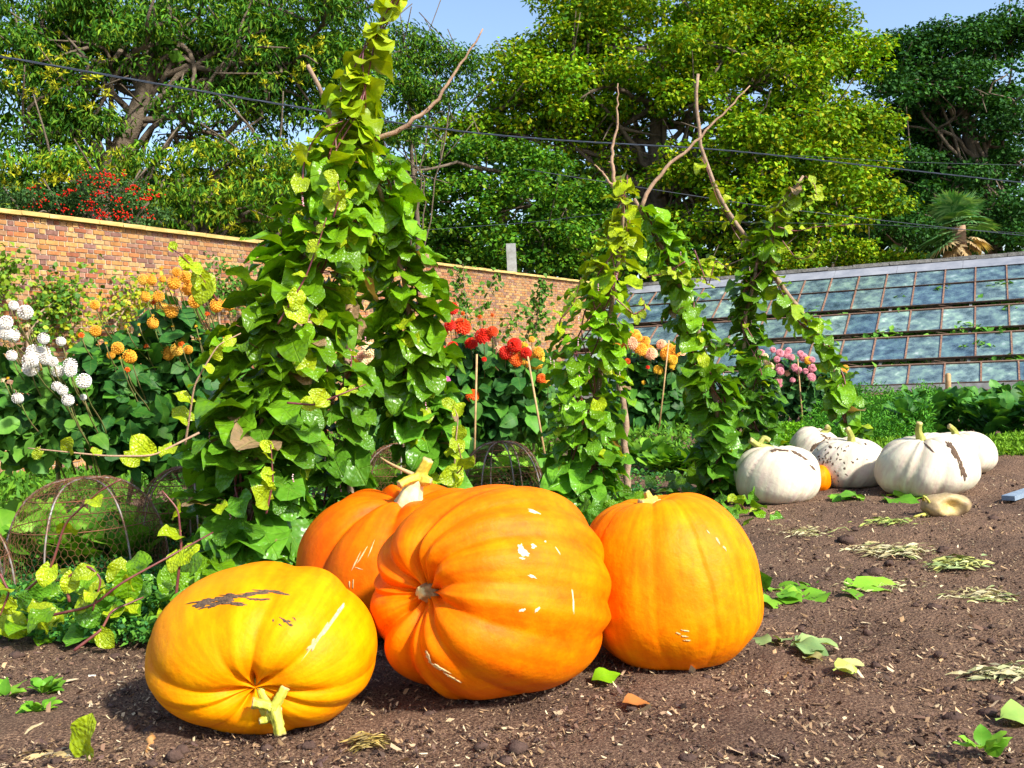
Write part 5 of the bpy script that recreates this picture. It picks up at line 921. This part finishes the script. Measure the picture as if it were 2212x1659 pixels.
for q, (px, Y) in enumerate(((830, 10.0), (900, 10.0), (970, 10.0), (1040, 10.2), (1110, 10.2), (1170, 10))):
    g = at(px, 950, Y); g[2] = 0; leafy_plant('leaf_beet', '%s pale leafy vegetable from the left behind the middle cloches' % ORD[q], 'vegetable', g, 30, .26, LET, .75, 'vegetables behind the middle cloches', .15, .3)
def cover(name, label, poly_fn, n, size, palette, h, tmpl=TQ, mat='tree_a', flat=.9):
    P = np.array([poly_fn() for _ in range(n)]); P[:, 2] = rng.uniform(0, 1, n)**1.1*h*(P[:, 2] if P[:, 2].max() > 0 else 1)+.01; Nn = nrm(rv(n)*.8+UP*flat); D = nrm(np.cross(Nn, rv(n))+UP*.25); X, Y, Z = frames(D, Nn); pa = np.asarray(palette); k = rng.integers(0, len(pa), n); acc = Acc(); scatter(acc, tmpl[0], tmpl[1], tmpl[2], P, X, Y, Z, rng.uniform(size[0], size[1], n), pa[k]*rng.uniform(.7, 1.25, (n, 1))); o = acc.build(name, M[mat]); tag(o, label, 'ground cover', None, 'stuff'); return o
def quad_fn(pts, hn=1.0, clump=None):
    Gp = [np.array(p) for p in pts]
    cl = np.random.default_rng(3).uniform(0, 1, (60, 2))
    def fn():
        for _ in range(30):
            a, b_ = rng.uniform(0, 1, 2); p = (Gp[0]*(1-a)+Gp[1]*a)*(1-b_)+(Gp[3]*(1-a)+Gp[2]*a)*b_; x, y = p[:2]
            m_ = .5+.5*mnoise.noise(Vector((x*2.2, y*2.2, 1.)))*1.8
            if rng.uniform() < np.clip(m_, .08, 1): return np.array([x, y, np.clip(m_, .25, 1)])
        return np.array([x, y, .3])
    return fn
gq = lambda px, py: G(px, py)
WEED = [(.05, .19, .03), (.09, .27, .04), (.14, .34, .04), (.04, .16, .05)]
cover('weeds', 'low clover-like weeds in front of and under the wire cloches', quad_fn([gq(-250, 1385), gq(400, 1400), gq(640, 1180), gq(-300, 1130)]), 30000, (.022, .050), WEED, .16)
cover('weeds', 'weeds and seedlings around the feet of the vines', quad_fn([gq(560, 1290), gq(1230, 1200), gq(1500, 1000), gq(520, 1000)]), 22000, (.025, .055), WEED, .12)
cover('grass', 'bright rough grass beyond the vegetable beds', quad_fn([np.array([-9, 8.6, 0]), np.array([3, 13.2, 0]), np.array([6, 33, 0]), np.array([-5, 15, 0])]), 30000, (.06, .16), [(.07, .2, .02), (.12, .28, .02)], .16, (T_LAN[0][0], T_LAN[0][1], T_LAN[0][2]), 'tree_a', .1)
cover('carrot_tops', 'feathery carrot foliage filling the bed behind the white pumpkins', quad_fn([at(1730, 950, 12.2)*[1, 1, 0], at(2010, 950, 12.0)*[1, 1, 0], at(2060, 950, 17)*[1, 1, 0], at(1860, 950, 17)*[1, 1, 0]]), 34000, (.03, .075), [(.05, .20, .02), (.09, .30, .03), (.12, .36, .03)], .62, TL, 'tree_a', .6)
cover('parsley', 'low bright parsley in front of the pink dahlias', quad_fn([at(1660, 950, 12.6)*[1, 1, 0], at(1800, 950, 12.6)*[1, 1, 0], at(1800, 950, 14.5)*[1, 1, 0], at(1620, 950, 14.5)*[1, 1, 0]]), 9000, (.03, .06), [(.12, .34, .01), (.18, .42, .015)], .22)
cover('grass', 'strip of short grass and seedlings behind the white pumpkins', quad_fn([at(1900, 950, 10.6)*[1, 1, 0], at(2350, 950, 10.6)*[1, 1, 0], at(2400, 950, 12.4)*[1, 1, 0], at(1850, 950, 12.2)*[1, 1, 0]]), 16000, (.03, .08), [(.14, .30, .02), (.2, .38, .03)], .13, (T_LAN[1][0], T_LAN[1][1], T_LAN[1][2]), 'tree_a', .3)
# trailing vine leaves at the lower left
def trail(label, pts, n, sz, h, pal_, strands=()):
    root = thing('trailing_spinach', label, 'trailing plant', G(*pts[0]), 'climbing spinach trailing on the ground'); P = []
    for q in range(n):
        i = rng.integers(len(pts)); g = G(*pts[i])+np.array([rng.normal(0, .16), rng.normal(0, .12), 0]); P.append(g+UP*rng.uniform(.02, h))
    P = np.array(P); D = nrm(rv(n)+np.array([0.1, -.5, -.1])); Nn = nrm(rv(n)*.5+np.array([.1, -.45, .9])); C = np.asarray(pal_)[rng.integers(0, len(pal_), n)]*rng.uniform(.8, 1.2, (n, 1)); put_leaves(root, P, D, Nn, rng.uniform(.7, 1.2, n)*sz, C, ME_VINE, T_VINE, M['vine_a'], 300)
    for st in strands:
        p = smooth_path([at(*q) for q in st], 26); v, f = tube(p, np.linspace(.008, .004, 26), 6); addmesh('strand', v, f, M['stem'], root)
        for k in range(8, 26, 6): X, Y, Z = frames(nrm(rv(1)[0]+np.array([0, -.3, 0]))[None], nrm(np.array([.1, -.8, .6])+rv(1)[0]*.4)[None]); inst('leaf', ME_VINE[rng.integers(10)], root, p[k], X[0], Y[0], Z[0], sz*rng.uniform(.6, .9), YG*rng.uniform(.8, 1.1))
    return root
trail('trailing vine with pale yellow-green leaves on the ground at the lower left', [(60, 1330), (150, 1340), (240, 1330), (320, 1360), (380, 1370), (100, 1380), (200, 1390)], 70, .15, .22, [YG*.9, BG*1.1, DG*2], strands=[[(40, 1290, 5.1), (110, 1230, 5.0), (140, 1130, 5.0), (215, 1060, 4.9), (262, 1035, 4.9)], [(60, 1340, 4.9), (200, 1310, 4.8), (260, 1260, 4.8), (370, 1200, 4.9), (460, 1150, 5.1)], [(380, 1290, 5.0), (392, 1180, 5.0), (385, 1100, 5.0), (350, 1060, 5.0)], [(160, 1405, 4.75), (220, 1360, 4.8), (240, 1320, 4.9), (310, 1290, 5.0)], [(0, 1240, 4.9), (20, 1280, 4.9), (0, 1330, 4.9)], [(150, 1300, 4.8), (140, 1250, 4.8), (190, 1220, 4.8), (220, 1250, 4.8), (200, 1320, 4.8)]])
trail('low vine leaves around the foot of the tall wigwam, behind the yellow pumpkin', [(420, 1330), (480, 1310), (540, 1290), (600, 1280), (660, 1240)], 90, .16, .34, [DG*1.6, BG*.8, BG])
trail('low vine leaves around the foot of the second vine', [(1200, 1150), (1260, 1165), (1330, 1150), (1380, 1120), (1180, 1110)], 110, .13, .22, [DG*1.3, DG*1.9, BG*.7])
trail('low vine leaves at the foot of the third and fourth vines', [(1480, 1060), (1540, 1080), (1590, 1060), (1640, 1020), (1700, 1000)], 90, .14, .2, [DG*1.3, DG*1.9, BG*.7])
trail('few vine leaves on the soil left of the foremost white pumpkin', [(1600, 1100), (1640, 1115), (1560, 1110)], 16, .12, .06, [BG, DG*2])
# ------------------------------------------------------------------ litter on the soil
def litter(name, label, n, region, sizes, cols, tall=.004, kindq=None, flat=.8, seed=1, tmpl=None):
    P = np.array([region() for _ in range(n)]); P[:, 2] = np.array([gz(p[0], p[1]) for p in P])+rng.uniform(.001, .010, n); Nn = nrm(rv(n)*.55+UP*flat); D = nrm(np.cross(Nn, rv(n))); X, Y, Z = frames(D, Nn)
    L_ = rng.gamma(2., .5, n)*sizes; asp = rng.uniform(.25, 1.5, n)**1.3; S = np.stack([L_*asp, L_, L_], 1); pa = np.asarray(cols); k = rng.integers(0, len(pa), n)
    acc = Acc(); tv, tf, tu = tmpl or TQ; scatter(acc, tv, tf, tu, P, X, Y, Z, S, pa[k]*rng.uniform(.7, 1.2, (n, 1))); o = acc.build(name, M['chip'], None, False); tag(o, label, 'litter', None, 'stuff'); return o
def soil_region(ymax=9.5):
    def fn():
        Y = 2.5*(ymax/2.5)**rng.uniform(0, 1)**1.0; return np.array([rng.uniform(-.62, .66)*Y, Y, 0])
    return fn
TC = (np.array([[-.3, .1, 0], [.5, 0, 0], [.15, 1, .16], [-.5, .7, .05]])*np.array([.36, 1, 1]), [np.array([[0, 1, 2, 3]])], np.zeros((4, 2)))
litter('wood_chips', 'fine wood chips and bark shreds strewn over the soil', 95000, soil_region(), .0115, [(.36, .25, .15), (.25, .16, .09), (.52, .40, .24), (.14, .085, .06), (.20, .12, .08), (.10, .06, .05), (.42, .27, .14)], tmpl=TC)
litter('soil_crumbs', 'dark crumbs of compost on the soil', 34000, soil_region(), .009, [(.035, .022, .018), (.06, .038, .028), (.09, .06, .045)], tmpl=(OV*.4*np.array([1, 1, .7])+np.array([0, 0, .1]), OF, None))
litter('wood_chips', 'larger pale straw and bark fragments on the soil', 2400, soil_region(), .018, [(.55, .42, .26), (.48, .32, .17), (.62, .52, .34)], tmpl=TC)
acc = Acc()
for q in range(420):
    g = soil_region(8)(); r_ = rng.gamma(2, .005)+.005; tv = nrm(rng.normal(size=(1, 3)));
    th_ = np.linspace(0, PI, 6)[:, None]; ph_ = np.linspace(0, 2*PI, 8, endpoint=False)[None]; v = np.stack([np.sin(th_)*np.cos(ph_), np.sin(th_)*np.sin(ph_), np.cos(th_)*np.ones_like(ph_)], -1).reshape(-1, 3)*r_; v *= (1+rng.uniform(-.3, .3, (len(v), 1)))*np.array([1.2, 1, .7]); ii = np.arange(5)[:, None]*8+np.arange(8)[None]; jj = np.arange(5)[:, None]*8+(np.arange(8)[None]+1) % 8; acc.add(v+g+UP*(gz(g[0], g[1])+r_*.3), np.stack([ii, ii+8, jj+8, jj], -1).reshape(-1, 4))
o = acc.build('soil_clods', M['clod']); tag(o, 'scattered lumps of dark soil', 'soil', None, 'stuff')
def small_leaf(name, label, px, py, s, col, kind='ov', up=.02, tilt=.5, cat='leaf', group=None, dirv=None):
    me = (ME_VINE if kind == 'v' else ME_OV if kind == 'ov' else ME_CH)[rng.integers(5)]; g = G(px, py)+UP*up; D = nrm(np.array(dirv) if dirv is not None else rv(1)[0]*np.array([1, 1, .2])); X, Y, Z = frames(D[None], nrm(rv(1)[0]*tilt+UP+np.array([0, -.5, 0]))[None]); o = inst(name, me, None, g, X[0], Y[0], Z[0], s, col); tag(o, label, cat, group); return o
small_leaf('fallen_leaf', 'torn bright green leaf at the bottom edge, lower left', 182, 1650, .14, YG*.9, 'v', .03, .3, dirv=(.1, -.1, .9))
small_leaf('fallen_leaf', 'single green leaf beside the right foot of the middle pumpkin', 1278, 1478, .12, BG*1.3, 'ov', .02, .4, dirv=(.9, .2, .3))
small_leaf('fallen_leaf', 'curled orange-brown dead leaf on the soil below the middle pumpkin', 1345, 1524, .11, (.42, .17, .05), 'ov', .015, dirv=(1, .1, .1))
small_leaf('fallen_leaf', 'flat pale green leaf at the right edge of the photo', 2150, 1560, .20, (.30, .46, .10), 'ch', .015, .2, dirv=(1, .15, .05))
small_leaf('fallen_leaf', 'small pale leaf curled on the soil right of the right pumpkin', 1800, 1455, .13, (.40, .50, .10), 'ch', .015, .4, dirv=(.9, .4, .1))
small_leaf('fallen_leaf', 'tan dry leaf by the foot of the right pumpkin', 1705, 1457, .05, (.55, .36, .18), 'ov', .01)
small_leaf('fallen_leaf', 'white petal-like scrap on the dark soil at the lower left', 205, 1462, .04, (.8, .78, .7), 'ov', .01)
for (px, py, lab, n, s, pl2) in ((1660, 1290, 'wilting green leaf pile touching the right pumpkin', 16, .16, LET), (1795, 1275, 'long green wilted leaf lying on the soil mid right', 7, .24, LET), (1690, 1395, 'limp grey-green leaves by the right pumpkin foot', 8, .15, [(.2, .32, .12), (.28, .4, .15)]), (1885, 1075, 'green veined leaves lying between the white pumpkins', 9, .34, LET), (1200+590, 1435, 'pale shred of leaf and straw, lower right', 3, .12, [(.45, .46, .18)]), (95, 1500, 'seedling weed with rounded leaves at the lower left', 22, .07, LET), (85, 1545, 'second seedling weed just below the first at the lower left', 18, .06, LET), (2120, 1630, 'tuft of fine green weed at the bottom right', 10, .07, LET), (1310, 1065+95, 'small green weeds between the second vine and the right pumpkin', 14, .07, LET), (10, 1505, 'ragged pale green weed cut by the left edge', 8, .08, LET)):
    g = G(px, py); leafy_plant('wilted_leaves' if 'weed' not in lab else 'weed', lab, 'weed' if 'weed' in lab else 'leaves', g, n, s, pl2, .12 if 'weed' not in lab else .45, None, .03, s*.8, ME_OV if 'weed' in lab else ME_CH, T_OV)
def straw(label, pts, w, col):
    acc = Acc()
    for st in pts:
        p = smooth_path([G(*q)+UP*rng.uniform(.006, .03) for q in st], 10); p += rng.normal(0, .004, p.shape); v, f = tube(p, np.r_[np.linspace(w*.6, w, 5), np.linspace(w, w*.4, 5)], 5); c = p.mean(0); acc.add(v, f, np.array(col)*rng.uniform(.75, 1.15))
    o = acc.build('dry_stalk', M['cut']); tag(o, label, 'stalk')
straw('pale twisted dry stalk at the lower left corner', [[(0, 1614), (50, 1606), (70, 1588), (105, 1572)]], .011, (.62, .48, .30))
straw('stubby orange-brown root standing on the soil left of the yellow pumpkin stem', [[(320, 1632), (325, 1615), (330, 1600)]], .014, (.45, .22, .08))
def heap(label, cx, cy, rx, ry, n, w, cols):
    acc = Acc(); n = n*5; P = np.array([G(cx+rng.normal(0, rx*.45), cy+rng.normal(0, ry*.45)) for _ in range(n)]); P[:, 2] += rng.uniform(.004, .035, n)*np.exp(-np.abs(rng.normal(0, 1, n))); D = nrm(np.stack([rng.choice([-1, 1], n), rng.normal(0, .45, n), rng.normal(0, .12, n)], 1)); X, Y, Z = frames(D, nrm(rv(n)*.6+UP)); pa = np.asarray(cols)
    L_ = rng.uniform(.02, .10, n)*w/.007; g = rng.integers(0, 4, n); C = pa[rng.integers(0, len(pa), n)]*rng.uniform(.55, 1.15, (n, 1))
    for q in range(4): s = g == q; scatter(acc, *T_LAN[q], P[s], X[s], Y[s], Z[s], np.stack([L_[s]*rng.uniform(.2, .9, s.sum()), L_[s], L_[s]*.9], 1), C[s])
    for q in range(n//24):
        x, y = cx+rng.normal(0, rx*.45), cy+rng.normal(0, ry*.45); l = rng.uniform(.3, .9)*rx*.4; p = smooth_path([G(x-l, y+rng.normal(0, ry*.3))+UP*.006, G(x, y)+UP*rng.uniform(.01, .03), G(x+l, y)+UP*.006], 8); p += rng.normal(0, .005, p.shape); v, f = tube(p, w*rng.uniform(.3, .6), 4); acc.add(v, f, pa[rng.integers(len(pa))]*.9)
    root = thing('straw_heap', label, 'straw', G(cx, cy)); o = acc.build('strands', M['cut'], root); tag(o, kind='stuff')
SC_ = [(.58, .48, .25), (.46, .36, .18), (.36, .40, .14), (.62, .54, .34)]
heap('flattened heap of dry vine and straw in the middle of the bare soil', 1930, 1190, 90, 12, 46, .008, SC_); heap('limp grey-green stalks lying right of the straw heap', 2070, 1218, 55, 12, 24, .010, [(.34, .42, .18), (.5, .5, .2), (.55, .55, .15)])
heap('shredded straw at the right edge of the soil', 2120, 1290, 80, 14, 34, .007, SC_); heap('thin straw near the small orange squash row', 1740, 1150, 70, 12, 26, .005, SC_); heap('pile of green trimmings below the foremost white pumpkins', 1930, 1128, 60, 6, 22, .007, [(.3, .42, .1), (.45, .5, .12)])
heap('straw scraps around the long wilted leaf', 1900, 1270, 70, 14, 34, .006, SC_); heap('crumpled tan vine tuft on the soil at the bottom, right of the yellow pumpkin', 800, 1605, 22, 8, 22, .006, [(.55, .40, .12), (.45, .32, .14)]); heap('dead brown leaf scraps at the bottom left corner', 140, 1640, 60, 12, 34, .008, [(.5, .34, .16), (.42, .28, .14), (.6, .48, .3)])
heap('pale torn leaf shreds at the far right, above the flat leaf', 2165, 1455, 60, 12, 26, .008, [(.5, .5, .26), (.58, .5, .3)])
